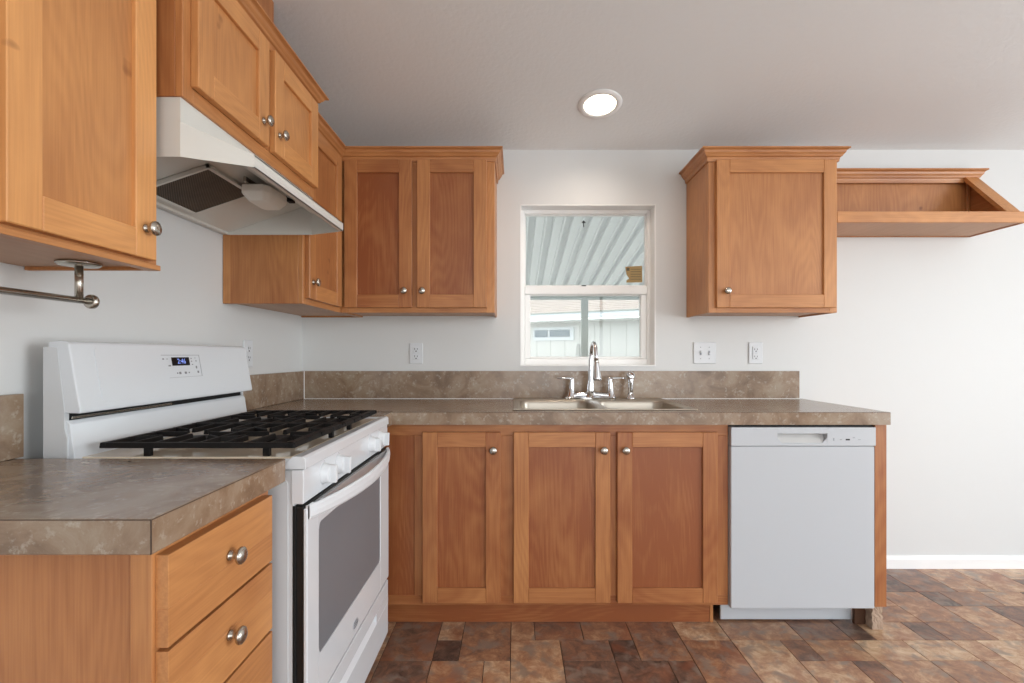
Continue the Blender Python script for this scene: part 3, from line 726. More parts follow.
def kitchen_range():
    Y0, Y1 = 1.140, 1.890; XB = -1.092; XF = -.513
    r = thing('gas_range', (-.8, 1.515, 0), 'white freestanding gas range with black grates and grey oven window', 'range')
    # body
    m = MB(); m.box((XB+.02, Y0+.004, .06), (XF, Y1-.004, .882), ENAMEL2, .003)
    m.prism(rrect(XF-.06, XF-.014, .30, .86, .012), 1, Y0+.0015, Y0+.004, ENAMEL2)
    m.build('body', r)
    for (x, y) in ((XF-.05, Y1-.05), (XF-.05, Y0+.05), (XB+.06, Y0+.05), (XB+.06, Y1-.05)):
        m = MB(); m.lathe([(.018, 0), (.018, .01), (.01, .012), (.01, .062)], (x, y, 0.0005), (0, 0, 1), BLACK, 16); m.build('leg', r)
    # cooktop tray with raised rim
    m = MB()
    m.box((XB+.05, Y0+.0005, .883), (-.5345, Y1-.0005, .900), ENAMEL, .003)
    m.prism([(-.535, .884), (-.485, .884), (-.4855, .908), (-.492, .9135), (-.515, .9135), (-.530, .901)], 1, Y0, Y1, ENAMEL, bev=.001)
    m.prism([(Y0, .885), (Y0+.022, .899), (Y0+.012, .907), (Y0+.003, .9085)], 0, XB+.05, -.487, ENAMEL); m.prism([(Y1, .885), (Y1-.022, .899), (Y1-.018, .911), (Y1-.003, .9125)], 0, XB+.05, -.487, ENAMEL)
    m.build('cooktop', r)
    m = MB(); m.box((XB+.055, Y0+.024, .9000), (-.529, Y1-.024, .9082), STAIN_REFL, .0005); m.build('cooktop_tray', r)
    # burners
    for (x, y, q) in ((-.64, 1.335, .042), (-.64, 1.695, .050), (-.86, 1.335, .042), (-.86, 1.695, .036)):
        m = MB(); m.lathe([(q+.012, .9084), (q+.010, .913), (q-.002, .914), (q-.002, .919)], (x, y, 0), (0, 0, 1), SINKM, 28)
        o = m.build('burner', r); k = MB(); k.lathe([(q, .9192), (q+.002, .921), (q, .926), (q*.8, .9275), (0, .9277)], (x, y, 0), (0, 0, 1), IRON, 28); k.build('burner_cap', o)
    # two cast grates
    for ya, yb in ((1.166, 1.512), (1.516, 1.862)):
        m = MB(); x0, x1 = -.985, -.522; zt = .941; w = .013
        def bar(p, q, ww=w, h=.013, ze=zt):
            p = Vector((p[0], p[1], 0)); q = Vector((q[0], q[1], 0)); d = (q-p).normalized(); s_ = Vector((-d.y, d.x, 0))*ww/2
            b_ = [p+s_*1.0, p-s_*1.0, q-s_*1.0, q+s_*1.0]; t_ = [p+s_*.7, p-s_*.7, q-s_*.7, q+s_*.7]
            m.hexa([(v.x, v.y, ze-h) for v in b_]+[(v.x, v.y, ze) for v in t_], IRON, bev=.0015)
        # outer frame: wide sloping flange
        bar((x0, ya+.008), (x1, ya+.008), .016); bar((x0, yb-.008), (x1, yb-.008), .016)
        bar((x0+.008, ya), (x0+.008, yb), .016); bar((x1-.013, ya), (x1-.013, yb), .026)
        bar(((x0+x1)/2, ya+.01), ((x0+x1)/2, yb-.01), .013)
        ym = (ya+yb)/2
        for cx in (-.64, -.86):
            rr = .030
            bar((cx, ya+.012), (cx, ym-rr)); bar((cx, yb-.012), (cx, ym+rr))
            xa, xb = (x0 if cx < -.75 else (x0+x1)/2), ((x0+x1)/2 if cx < -.75 else x1)
            bar((xa, ym), (cx-rr, ym)); bar((xb, ym), (cx+rr, ym))
            for sx in (-1, 1):
                for sy in (-1, 1):
                    ex = xa if sx < 0 else xb; ey = ya+.012 if sy < 0 else yb-.012
                    bar((cx+sx*.055, ey), (cx+sx*.055, ym+sy*.062), .010)
                    bar((ex, ym+sy*.085), (cx+sx*.062, ym+sy*.052), .010)
        # feet
        for fx in (x0+.110, x1-.070):
            for fy in ((ya+.010,) if ya < 1.3 else (yb-.010,)): m.box((fx-.008, fy-.006, .9085), (fx+.008, fy+.006, zt-.010), IRON, .001)
        for fy in ((yb-.075,) if ya < 1.3 else (ya+.075,)): m.box((x1-.020, fy-.008, .9085), (x1-.008, fy+.008, zt-.010), IRON, .001)
        o = m.build('grate', r)
    # sloping control panel with four knobs
    m = MB(); m.prism([(XF-.005, .8825), (-.4905, .8825), (-.489, .86), (-.4905, .803), (XF-.005, .803)], 1, Y0+.001, Y1-.001, ENAMEL, bev=.0015)
    cp = m.build('control_panel', r)
    dn = Vector((1, 0, -.03)).normalized()
    for y in (1.262, 1.366, 1.672, 1.782):
        o3 = Vector((-.4895, y, .846)); k = MB()
        k.lathe([(.0275, -.002), (.0275, .002), (.0245, .004), (.0230, .016), (.021, .0185), (0, .0186)], o3, dn, PLASTIC, 28)
        # grip bar, vertical
        up = Vector((0, 0, 1)); up = (up-dn*up.dot(dn)).normalized(); sd = up.cross(dn)
        P = []
        for hh in (.014, .034):
            w_ = .0080 if hh < .03 else .0062
            for a_, b_ in ((-1, -1), (1, -1), (1, 1), (-1, 1)): P.append(tuple(o3+dn*hh+sd*a_*w_+up*b_*.0225))
        k.hexa(P, PLASTIC, bev=.002); k.build('control_knob', r)
        k = MB(); k.box((-.4905, y+.0012, .8785), (-.4895, y+.0035, .8765), GREYP, 0)
        k.build('knob_mark', cp)
    # dark gap and door core
    m = MB(); m.box((XF, Y0+.010, .300), (-.494, Y1-.006, .7955), BLACK, .001)
    m.box((XF-.004, Y0+.004, .294), (XF+.002, Y1-.004, .798), GAP, 0)
    d = m.build('oven_door', r)
    # door skin: a frame round the window opening
    wy0, wy1, wz0, wz1 = 1.217, 1.772, .408, .736
    m = MB(); xa, xb = -.4935, -.484; dy0, dy1, dz0, dz1 = Y0+.008, Y1-.004, .302, .790
    m.box((xa, dy0, dz0), (xb, wy0, dz1), ENAMEL, .002); m.box((xa, wy1, dz0), (xb, dy1, dz1), ENAMEL, .002)
    m.box((xa, wy0, dz0), (xb, wy1, wz0), ENAMEL, 0); m.box((xa, wy0, wz1), (xb, wy1, dz1), ENAMEL, 0)
    # rounded corners of the opening
    R_ = .016
    for cy, cz, sy, sz in ((wy0, wz0, 1, 1), (wy1, wz0, -1, 1), (wy0, wz1, 1, -1), (wy1, wz1, -1, -1)):
        pts = [(cy, cz)] + [(cy+sy*(R_-R_*math.cos(a_)), cz+sz*(R_-R_*math.sin(a_))) for a_ in [PI/2*i/8 for i in range(9)]]
        m.prism(pts, 0, xa, xb-.0001, ENAMEL)
    m.build('door_skin', d)
    m = MB(); m.box((xa-.001, wy0-.01, wz0-.01), (xb-.0018, wy1+.01, wz1+.01), GREYGLASS, 0); m.build('oven_window', d)
    # logo oval
    m = MB(); cy, cz = 1.495, .335; m.prism([(cy+.026*math.cos(2*PI*i/28), cz+.0125*math.sin(2*PI*i/28)) for i in range(28)], 0, xb, xb+.0012, plain('badge_grey', (172, 176, 182), .3))
    m.tube([(xb+.0016, cy+.020*math.cos(t)-.004, cz+.0085*math.sin(t)) for t in [(-2.4+4.6*i/20) for i in range(21)]], .0011, GREYP, 8)
    m.box((xb+.001, cy-.016, cz-.002), (xb+.0018, cy+.014, cz+.002), GREYP, 0)
    m.build('badge', d)
    # bowed handle
    m = MB(); t = bmesh.new(); N = 33; rings = []
    for i in range(N):
        u = i/(N-1); y = 1.150+u*(1.872-1.150); b_ = .050*(math.sin(PI*u)**.75)
        xo = -.4785+b_; th = .010; hz = .0150+.004*math.sin(PI*u); zc_ = .782-.002*math.sin(PI*u)
        ring = [(xo-th, zc_-hz), (xo-th*.3, zc_-hz-.0015), (xo, zc_-hz+.004), (xo+.001, zc_), (xo, zc_+hz-.004), (xo-th*.3, zc_+hz+.0015), (xo-th, zc_+hz)]
        rings.append([t.verts.new((p[0], y, p[1])) for p in ring])
    for i in range(N-1):
        for j in range(7): t.faces.new((rings[i][j], rings[i][(j+1) % 7], rings[i+1][(j+1) % 7], rings[i+1][j]))
    t.faces.new(rings[0]); t.faces.new(rings[-1][::-1]); bmesh.ops.recalc_face_normals(t, faces=t.faces)
    m.take(t, PLASTIC)
    m.box((-.485, 1.150, .764), (-.478, 1.176, .799), PLASTIC, .002); m.box((-.485, 1.846, .764), (-.478, 1.872, .799), PLASTIC, .002)
    m.build('handle', d)
    # storage drawer with a scooped pull
    m = MB(); xa, xb = XF-.002, -.486
    gy0, gy1, gz0, gz1 = 1.30, 1.73, .205, .238
    m.box((xa, dy0, .088), (xb, dy1, gz0), ENAMEL, .002); m.box((xa, dy0, gz1), (xb, dy1, .290), ENAMEL, .002)
    m.box((xa, dy0, gz0), (xb, gy0, gz1), ENAMEL, 0); m.box((xa, gy1, gz0), (xb, dy1, gz1), ENAMEL, 0)
    m.prism([(xb, gz0), (xb-.018, gz1-.006), (xb-.018, gz1), (xa, gz1), (xa, gz0)], 1, gy0, gy1, ENAMEL)
    m.box((xa, Y0+.010, .086), (-.4945, Y0+.014, .292), BLACK, 0)
    m.build('storage_drawer', r)
    # backguard
    m = MB()
    m.prism([(XB, .06), (XB+.055, .06), (XB+.055, .955), (-1.043, .978), (-1.043, 1.02), (-1.060, 1.166), (-1.075, 1.168), (XB, 1.168)], 1, Y0, Y0+.012, ENAMEL2)
    m.prism([(XB, .06), (XB+.055, .06), (XB+.055, .955), (-1.043, .978), (-1.043, 1.02), (-1.060, 1.166), (-1.075, 1.168), (XB, 1.168)], 1, Y1-.012, Y1, ENAMEL2)
    m.box((XB, Y0+.012, .88), (-1.075, Y1-.012, 1.165), ENAMEL2, 0)
    m.build('backguard', r)
    m = MB(); m.prism([(-1.074, .885), (-1.020, .885), (-1.026, .935), (-1.034, .988), (-1.040, .996), (-1.074, .996)], 1, Y0+.004, Y1-.004, ENAMEL, bev=.002, seg=2); m.build('backguard_lower', r)
    m = MB(); m.box((-1.074, Y0+.014, .984), (-1.046, Y1-.014, 1.02), GAP, 0); m.box((-1.046, Y0+.02, .998), (-1.043, 1.50, 1.004), STEEL, .001); m.build('vent_slot', r)
    m = MB(); m.prism([(-1.076, 1.014), (-1.0075, 1.013), (-1.0065, 1.02), (-1.034, 1.176), (-1.040, 1.181), (-1.055, 1.1825), (-1.082, 1.180), (-1.082, 1.10)], 1, Y0+.001, Y1-.001, ENAMEL, bev=.003, seg=2)
    cb = m.build('backguard_panel', r)
    # slanted face: x = -1.0065 - (z-1.02)*.1763
    sl = (1.034-1.0065)/.156; n2 = Vector((1, 0, sl)).normalized()
    def fx(z, e=0): return -1.0065-(z-1.02)*sl + e
    def plate(mb, y0, y1, z0, z1, th, mat, rr=None):
        pts = rrect(y0, y1, z0, z1, rr) if rr else [(y0, z0), (y1, z0), (y1, z1), (y0, z1)]
        t = bmesh.new(); A = [t.verts.new((fx(z, 0), y, z)) for y, z in pts]; B = [t.verts.new(Vector((fx(z, 0), y, z))+n2*th) for y, z in pts]
        t.faces.new(A[::-1]); t.faces.new(B)
        for i in range(len(pts)): t.faces.new((A[i], A[(i+1) % len(pts)], B[(i+1) % len(pts)], B[i]))
        bmesh.ops.recalc_face_normals(t, faces=t.faces); mb.take(t, mat)
    m = MB(); plate(m, 1.205, 1.83, 1.033, 1.168, .0012, ENAMEL, .014); m.build('raised_plate', cb)
    m = MB(); plate(m, 1.43, 1.601, 1.1475, 1.1490, .0018, LINEP); plate(m, 1.5995, 1.601, 1.0815, 1.1490, .0018, LINEP); plate(m, 1.45, 1.601, 1.0810, 1.0818, .0018, LINEP)
    m.build('panel_outline', cb)
    m = MB(); plate(m, 1.470, 1.549, 1.1165, 1.1415, .0022, DISPLAY); o = m.build('clock_display', cb); o['label'] = 'small dark display with blue digits'
    rotm = Matrix(((0, -sl/math.hypot(1, sl), 1/math.hypot(1, sl)), (1, 0, 0), (0, 1/math.hypot(1, sl), sl/math.hypot(1, sl))))
    p = Vector((fx(1.129), 1.512, 1.129))+n2*.0026
    text_mesh('2:46', .022, DIGIT, 'clock_digits', o, p, rotm.to_euler())
    for (y, z, w_, h_) in ((1.436, 1.137, .006, .004), (1.452, 1.137, .006, .002), (1.459, 1.117, .010, .004), (1.487, 1.094, .005, .004), (1.499, 1.094, .009, .007), (1.524, 1.094, .009, .007), (1.540, 1.094, .005, .004),
                           (1.560, 1.138, .005, .003), (1.560, 1.129, .005, .003), (1.562, 1.119, .006, .003), (1.579, 1.139, .004, .002), (1.582, 1.130, .004, .004), (1.579, 1.110, .006, .008), (1.584, 1.095, .007, .007)):
        m = MB(); plate(m, y-w_/2, y+w_/2, z-h_/2, z+h_/2, .0017, GREYP); m.build('touch_key', cb)
kitchen_range()

# ------------------------------------------------------------------ range hood
def hood():
    r = thing('range_hood', (-.95, 1.558, 1.62), 'white under-cabinet range hood with a greasy dark filter, above the range', 'range hood')
    y0, y1 = 1.172, 1.936; zb, zt = 1.621, 1.7627; xw = XL+.003; xv = -.796; xf = -.655; t = .003
    # plan outline: wall corners, taper begins at xt, front corners cut in
    xt = -.7965; ya, yb_ = 1.238, 1.878
    m = MB()
    zl, zm = 1.652, 1.706
    # side skins (near, far): back portion and tapering front
    for yw, yfr, s_ in ((y0, ya, 1), (y1, yb_, -1)):
        m.prism([(xw, zb), (xt, zb), (xt, zm), (xv, zm), (xv, zt), (xw, zt)], 1, yw, yw+s_*t, HOODW)
        a = [(xt, yw, zb), (xf, yfr, zb), (xf, yfr, zl), (xv, yw+s_*.0066, zm), (xt, yw, zm)]
        tt = bmesh.new(); A = [tt.verts.new(p) for p in a]; B = [tt.verts.new((p[0]-.0005, p[1]+s_*t, p[2])) for p in a]
        tt.faces.new(A); tt.faces.new(B[::-1])
        for i in range(5): tt.faces.new((A[i], A[(i+1) % 5], B[(i+1) % 5], B[i]))
        bmesh.ops.recalc_face_normals(tt, faces=tt.faces); m.take(tt, HOODW)
    # front upper face, slanting shelf, front lip, back lip, top
    m.box((xv-t, y0+t, zm), (xv, y1-t, zt), HOODW, 0)
    m.hexa([(xv-t, y0+.004, zm-.003), (xf, ya, zl-.003), (xf, yb_, zl-.003), (xv-t, y1-.004, zm-.003), (xv-t, y0+.004, zm), (xf, ya, zl), (xf, yb_, zl), (xv-t, y1-.004, zm)], HOODW)
    m.hexa([(xf-t, ya, zb), (xf, ya, zb), (xf, yb_, zb), (xf-t, yb_, zb), (xf-t, ya, zl), (xf, ya, zl), (xf, yb_, zl), (xf-t, yb_, zl)], HOODW)
    m.box((xf-.016, ya, zb), (xf, yb_, zb+.002), HOODW, 0)
    m.box((xw, y0+t, zt-t), (xv-t, y1-t, zt-.0001), HOODW, 0); m.box((xw, y0+t, zb), (xw+t, y1-t, zt-t), HOODW, 0)
    m.box((xw, y0+t, zb), (xw+.022, y1-t, zb+.030), HOODW, .001)
    m.build('canopy', r)
    # filter: tipped down to the wall
    a = Vector((-.895, 0, 1.700)); b = Vector((-1.090, 0, 1.634)); n_ = Vector((-(b.z-a.z), 0, b.x-a.x)).normalized()
    if n_.z > 0: n_ = -n_
    def fb(u0, u1, v0, v1, h0, h1, mb, mat):
        P = []
        for h in (h0, h1):
            for u, v in ((u0, v0), (u1, v0), (u1, v1), (u0, v1)):
                p = a+(b-a)*u+n_*h; P.append((p.x, v, p.z))
        mb.hexa(P, mat)
    m = MB(); fb(0, 1, 1.44, 1.675, -.004, .004, m, FILTER); f = m.build('grease_filter', r)
    m = MB(); e = .014
    fb(-.02, .03, 1.435, 1.680, -.006, .006, m, HOODW); fb(.97, 1.02, 1.435, 1.680, -.006, .006, m, HOODW)
    fb(-.02, 1.02, 1.435, 1.435+.008, -.006, .006, m, HOODW); fb(-.02, 1.02, 1.672, 1.680, -.006, .006, m, HOODW); m.build('filter_frame', f)
    # inner baffle left and right of the filter
    m = MB(); fb(-.40, 1.25, y0+.012, 1.434, -.010, -.007, m, HOODW); fb(-.40, 1.25, 1.681, y1-.004, -.010, -.007, m, HOODW); fb(-.40, .0, 1.434, 1.681, -.010, -.007, m, HOODW); fb(1.02, 1.25, 1.434, 1.681, -.010, -.007, m, HOODW); m.build('baffle', r)
    # light lens: faceted plastic cover
    m = MB(); cx, cy, cz = -.835, 1.645, 1.694
    tt = bmesh.new()
    def ring(w, l, z, c): return [tt.verts.new((cx+px*w, cy+py*l, z)) for px, py in ((-1, -1+c), (-1+c, -1), (1-c, -1), (1, -1+c), (1, 1-c), (1-c, 1), (-1+c, 1), (-1, 1-c))]
    R1 = ring(.048, .078, cz, .3); R2 = ring(.048, .078, cz-.022, .3); R3 = ring(.030, .056, cz-.046, .3)
    for P, Q in ((R1, R2), (R2, R3)):
        for i in range(8): tt.faces.new((P[i], P[(i+1) % 8], Q[(i+1) % 8], Q[i]))
    tt.faces.new(R1); tt.faces.new(R3[::-1]); bmesh.ops.recalc_face_normals(tt, faces=tt.faces)
    bmesh.ops.bevel(tt, geom=list(tt.edges), offset=.003, segments=2, profile=.5, affect='EDGES')
    m.take(tt, LENS); o = m.build('light_lens', r); o['label'] = 'white faceted plastic lamp cover'
    m = MB(); m.box((cx-.02, 1.55, 1.695), (cx-.012, 1.76, 1.712), STEEL, .001); m.box((cx+.03, 1.73, 1.69), (cx+.05, 1.76, 1.712), GAP, .001); m.build('lamp_bracket', r)
    for p, dd in (((-1.10, 1.932, 1.69), (0, -1, 0)), ((-1.10, 1.932, 1.665), (0, -1, 0)), ((XL+.030, 1.50, 1.640), (1, 0, -.5))):
        m = MB(); m.lathe([(.004, 0), (.004, .003), (0, .0035)], p, dd, BLACK, 10); m.build('screw', r)
hood()

# ------------------------------------------------------------------ dishwasher
def dishwasher():
    r = thing('dishwasher', (1.18, 2.3, 0), 'white built-in dishwasher under the right end of the countertop', 'dishwasher')
    x0, x1 = .8915, 1.489; yf = 2.034
    m = MB(); m.box((x0+.004, yf+.045, .11), (x1-.004, YB-.03, .845), BLACK, .002); m.build('tub', r)
    m = MB(); m.box((x0, yf, .101), (x1-.0035, yf+.045, .7715), DWHITE, .004, seg=2); m.build('door', r)
    # control fascia with recessed pull
    m = MB(); hx0, hx1, hz0, hz1 = 1.083, 1.287, .787, .824; z0, z1 = .7735, .851
    m.box((x0, yf-.003, z0), (hx0, yf+.045, z1), DWHITE, .002); m.box((hx1, yf-.003, z0), (x1, yf+.045, z1), DWHITE, .002)
    m.box((hx0-.003, yf-.003, z0), (hx1+.003, yf+.045, hz0), DWHITE, .002); m.box((hx0-.003, yf-.003, hz1), (hx1+.003, yf+.045, z1), DWHITE, .002)
    cp = m.build('control_panel', r)
    m = MB(); m.prism([(yf, hz0), (yf+.030, hz1-.004), (yf+.03, hz1), (yf+.04, hz1), (yf+.04, hz0)], 0, hx0, hx1, plain('handle_scoop_grey', (205, 204, 202), .4))
    m.prism([(hx0-.002, hz0-.002), (hx0+.020, hz0-.002), (hx0-.002, hz0+.022)], 1, yf-.002, yf+.02, DWHITE); m.prism([(hx1+.002, hz0-.002), (hx1-.020, hz0-.002), (hx1+.002, hz0+.022)], 1, yf-.002, yf+.02, DWHITE)
    m.build('handle', cp)
    for x, z, w, h, mm in ((1.314, .801, .005, .011, LINEP), (1.344, .800, .008, .003, LINEP), (1.372, .8, .017, .006, BLACK), (1.397, .808, .009, .003, LINEP), (1.42, .800, .01, .002, LINEP)):
        m = MB(); m.box((x-w/2, yf-.0038, z-h/2), (x+w/2, yf-.003, z+h/2), mm, 0); m.build('button', cp)
    m = MB(); m.box((x0-.005, 2.125, .008), (1.452, 2.135, .101), DWHITE, .002); m.build('toe_panel', r)
    m = MB(); m.box((x0+.004, 2.05, .853), (x1, 2.09, .8595), GAP, 0); m.build('top_gap_shade', r)  # dark strip put in for the shade of the open gap on top
    for x in (x0+.05, 1.42):
        m = MB(); m.lathe([(.016, 0), (.016, .01), (.008, .012), (.008, .11)], (x, 2.2, .0005), (0, 0, 1), BLACK, 14); m.build('leg', r)
dishwasher()

# ------------------------------------------------------------------ sink, faucet, sprayer
def sink():
    r = thing('double_sink', (.39, 2.35, .914), 'stainless steel double bowl sink set in the countertop under the window', 'sink')
    X0, X1, Y0, Y1 = -.008, .774, 2.082, 2.622; zt = .914; rim = .922
    bowls = [(.024, .366, 2.118, 2.500), (.406, .742, 2.118, 2.500)]
    t = bmesh.new()
    def loop(x0, x1, y0, y1, r_, z, n=6):
        return [t.verts.new((p[0], p[1], z)) for p in rrect(x0, x1, y0, y1, r_, n)]
    def bridge(A, B):
        k = len(A)
        for i in range(k): t.faces.new((A[i], A[(i+1) % k], B[(i+1) % k], B[i]))
    # deck as planar rectangles around the bowls, then walls as rounded lofts
    m = MB()
    m.box((X0, Y0, zt+.0005), (X1, 2.100, rim-.002), SINKM, .003, seg=3); m.box((X0, 2.516, zt+.0005), (X1, Y1, rim-.002), SINKM, .003, seg=3)
    m.box((X0, 2.09, zt+.0005), (.012, 2.53, rim-.002), SINKM, .003, seg=3); m.box((.757, 2.09, zt+.0005), (X1, 2.53, rim-.002), SINKM, .003, seg=3)
    m.tube([(p[0], p[1], rim-.0045) for p in rrect(X0+.008, X1-.008, Y0+.008, Y1-.008, .03, 6)+[rrect(X0+.008, X1-.008, Y0+.008, Y1-.008, .03, 6)[0]]], .0033, SINKM, 10, False)
    # flat around bowls with corner fillets
    for (x0, x1, y0, y1) in bowls:
        q = rrect(x0, x1, y0, y1, .055, 7); big = []
        bx0, bx1, by0, by1 = (x0-.014 if x0 < .3 else .386), (.386 if x0 < .3 else x1+.016), y0-.02, y1+.02
        tt = bmesh.new(); n = len(q)
        def proj(p):
            cx, cy = (x0+x1)/2, (y0+y1)/2; dx, dy = p[0]-cx, p[1]-cy
            k = min([( (bx1-cx)/dx if dx > 0 else (bx0-cx)/dx) if abs(dx) > 1e-6 else 1e9, ((by1-cy)/dy if dy > 0 else (by0-cy)/dy) if abs(dy) > 1e-6 else 1e9])
            return (cx+dx*k, cy+dy*k)
        A = [tt.verts.new((*proj(p), rim-.004)) for p in q]; B = [tt.verts.new((p[0], p[1], rim-.0045)) for p in q]
        rings = [A, B]
        for dz, ins in ((-.006, .003), (-.02, .005), (-.12, .010), (-.150, .022), (-.163, .045), (-.168, .10)):
            rings.append([tt.verts.new((p[0], p[1], rim-.004+dz)) for p in rrect(x0+ins, x1-ins, y0+ins, y1-ins, max(.055-ins*.2, .02), 7)])
        for P, Q in zip(rings, rings[1:]):
            for i in range(n): tt.faces.new((P[i], P[(i+1) % n], Q[(i+1) % n], Q[i]))
        tt.faces.new(rings[-1])
        bmesh.ops.recalc_face_normals(tt, faces=tt.faces)
        # give it thickness downwards
        m.take(tt, SINKM, None, True)
    m.build('basin', r)
    for (x0, x1, y0, y1) in bowls:
        k = MB(); c_ = ((x0+x1)/2, (y0+y1)/2, rim-.1715)
        k.lathe([(.042, 0), (.042, .002), (.032, .003), (.03, .001), (0, .001)], c_, (0, 0, 1), CHROME, 24); k.build('drain', r)
    # faucet
    f = thing('kitchen_faucet', (.389, 2.545, rim), 'chrome gooseneck faucet with two lever handles behind the sink', 'faucet')
    zr = rim-.0010
    m = MB(); m.prism([(p[0], p[1]) for p in rrect(.254, .522, 2.518, 2.572, .026, 8)], 2, zr, zr+.012, CHROME, bev=.002)
    m.tube([(.277+i*.0118*2, 2.545, zr+.014+.010*math.sin(PI*i/9.5)) for i in range(11)], .014, CHROME, 16); m.build('base_plate', f)
    m = MB()
    y = 2.545; pts = [(.389, y, zr+.01), (.389, y, zr+.05), (.391, y, zr+.12), (.391, y, zr+.20)]; rs = [.026, .021, .0148, .0108]
    R0 = .066; cz = zr+.222
    for i in range(13):
        a_ = PI*i/12; pts.append((.393+.004*i/12, y-R0+R0*math.cos(a_), cz+R0*math.sin(a_)*1.0)); rs.append(.0098)
    pts.append((.398, y-2*R0-.002, cz-.03)); rs.append(.0108)
    m.tube(pts, rs, CHROME, 20); m.build('spout', f)
    m = MB(); m.lathe([(.0115, 0), (.0130, .012), (.0155, .045), (.0215, .082), (.022, .092), (.018, .095), (0, .0952)], (.399, y-2*R0-.002, cz-.025), (.02, -.08, -1), CHROME, 22); m.build('spray_head', f)
    for x, s_ in ((.289, -1), (.496, 1)):
        m = MB(); m.lathe([(.027, 0), (.024, .006), (.019, .012), (.015, .055), (.012, .085), (.0125, .095), (.010, .103), (0, .105)], (x, y, zr+.008), (s_*-.06, 0, 1), CHROME, 22)
        x2 = x - s_*.006; zz = zr+.104
        m.tube([(x2, y, zz), (x2+s_*.02, y-.002, zz+.004), (x2+s_*.05, y-.004, zz+.005), (x2+s_*.080, y-.006, zz+.005)], [.0095, .0085, .0070, .0055], CHROME, 14, flat=.7)
        m.build('lever_handle', f)
    s = thing('side_sprayer', (.597, 2.545, rim), 'chrome side sprayer standing right of the faucet', 'sprayer')
    m = MB(); m.lathe([(.024, 0), (.023, .008), (.016, .014), (.0155, .03)], (.597, 2.545, zr), (0, 0, 1), CHROME, 22); m.build('holder', s)
    m = MB(); m.lathe([(.010, .025), (.0115, .04), (.014, .075), (.016, .10), (.0135, .118)], (.597, 2.545, zr), (.0, -.03, 1), CHROME, 20)
    m.lathe([(0, -.018), (.015, -.018), (.0195, -.011), (.020, .008), (.017, .012), (0, .0125)], (.597, 2.540, zr+.121), (.25, -.75, .35), CHROME, 20); m.build('spray_handle', s)
    # drip tray lip of the basin is part of the sink
sink()

# ------------------------------------------------------------------ wall plates
def plate_thing(name, p, w, h, side, kind, label, cat, group=None):
    """p = centre on the wall"""
    r = thing(name, p, label, cat, group)
    def Q(u, z, o): return (p[0]+u, p[1]-o, p[2]+z) if side == 'back' else (p[0]+o, p[1]+u, p[2]+z)
    def bx(mb, u0, u1, z0, z1, o0, o1, mat, bev=0): mb.box(Q(u0, z0, o0), Q(u1, z1, o1), mat, bev)
    m = MB(); bx(m, -w/2, w/2, -h/2, h/2, .001, .007, PLASTIC, .0025); m.build('cover_plate', r)
    if kind == 'outlet':
        m = MB()
        for z in (.0195, -.0195):
            bx(m, -.017, .017, z-.014, z+.014, .006, .0095, PLASTIC, .002)
            bx(m, -.0085, -.0060, z-.001, z+.009, .0093, .0099, BLACK); bx(m, .0055, .0080, z-.0005, z+.008, .0093, .0099, BLACK); bx(m, -.003, .003, z-.011, z-.005, .0093, .0099, BLACK)
        m.build('receptacle', r)
    elif kind == 'gfci':
        m = MB(); bx(m, -.0168, .0168, -.034, .034, .006, .0095, PLASTIC, .0015); bx(m, -.006, .006, -.006, .006, .009, .0105, ENAMEL, .0005)
        for z in (.019, -.019):
            bx(m, -.0085, -.0058, z-.004, z+.005, .0093, .0099, BLACK); bx(m, .0055, .0080, z-.004, z+.0045, .0093, .0099, BLACK); bx(m, -.003, .003, z-.012, z-.007, .0093, .0099, BLACK)
        bx(m, -.0185, -.017, -.034, .034, .006, .0075, GREYP); m.build('receptacle', r)
    else:
        for u in (-.023, .023):
            m = MB(); bx(m, u-.005, u+.005, -.012, .012, .006, .0085, LINEP, .0005); s_ = .005 if u < 0 else -.005
            bx(m, u-.004, u+.004, s_-.004, s_+.004, .008, .017, PLASTIC, .001)
            for z in (.031, -.031): bx(m, u-.002, u+.002, z-.002, z+.002, .0068, .0075, GREYP, 0)
            m.build('toggle_switch', r)
plate_thing('outlet', (-.532, YB, 1.158), .071, .112, 'back', 'outlet', 'white duplex outlet under the two-door wall cabinet, left of the window', 'outlet', 'wall outlets')
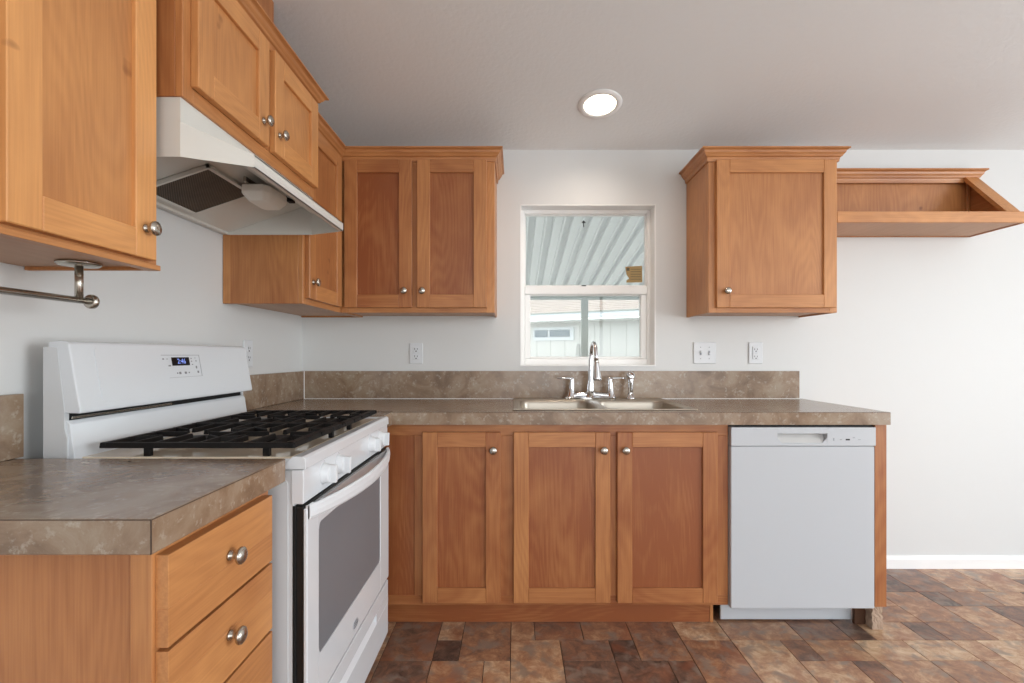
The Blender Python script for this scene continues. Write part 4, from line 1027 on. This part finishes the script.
plate_thing('light_switch', (1.022, YB, 1.160), .121, .116, 'back', 'switch', 'white double toggle switch plate right of the window', 'light switch')
plate_thing('outlet', (1.296, YB, 1.160), .075, .116, 'back', 'gfci', 'white outlet right of the double switch, over the backsplash', 'outlet', 'wall outlets')
plate_thing('outlet', (XL, 2.112, 1.155), .071, .116, 'left', 'outlet', 'white outlet on the left wall just behind the range', 'outlet', 'wall outlets')

# ------------------------------------------------------------------ towel bar under the near cabinet
def towel_bar():
    r = thing('towel_bar', (-.97, .95, 1.27), 'brushed nickel paper towel bar hanging under the nearest wall cabinet', 'towel holder')
    m = MB(); m.tube([(-.970, .55, 1.271), (-.970, 1.128, 1.271)], .0072, STEEL, 20)
    m.lathe([(.0075, 0), (.0150, .001), (.0165, .004), (.0165, .009), (.012, .012), (.006, .013), (0, .0131)], (-.970, 1.122, 1.271), (0, 1, 0), STEEL, 22); m.build('bar', r)
    for y in (1.096, .80):
        m = MB(); m.lathe([(.041, 0), (.0405, .003), (.036, .0065), (.012, .0085)], (-.970, y, 1.3535), (0, 0, -1), STEEL, 32)
        m.tube([(-.970, y, 1.348), (-.970, y, 1.272)], .0078, STEEL, 22); m.build('post', r)
towel_bar()

# ------------------------------------------------------------------ recessed ceiling light
def downlight():
    cx, cy = .396, 2.296; n_ = Vector((0, SL, 1)).normalized(); down = -n_
    p = Vector((cx, cy, zc(cy)))+down*.0005
    r = thing('recessed_light', tuple(p), 'round lit recessed ceiling light in front of the window', 'ceiling light')
    m = MB(); m.lathe([(.074, .0005), (.076, .007), (.084, .0075), (.099, .004), (.102, 0)], p, down, TRIM, 48, True)
    m.build('trim_ring', r)
    m = MB(); m.lathe([(.0735, .001), (.0735, .0035), (.07, .005), (0, .0055)], p, down, LAMP, 40); m.build('lens', r)
    l = bpy.data.lights.new('downlight_glow', 'SPOT'); l.energy = 12; l.color = (1, .83, .68); l.spot_size = math.radians(150); l.spot_blend = .9; l.shadow_soft_size = .07
    o = bpy.data.objects.new('downlight_glow', l); C.objects.link(o); o.location = p+down*.02; o.rotation_euler = (0, 0, 0)
downlight()
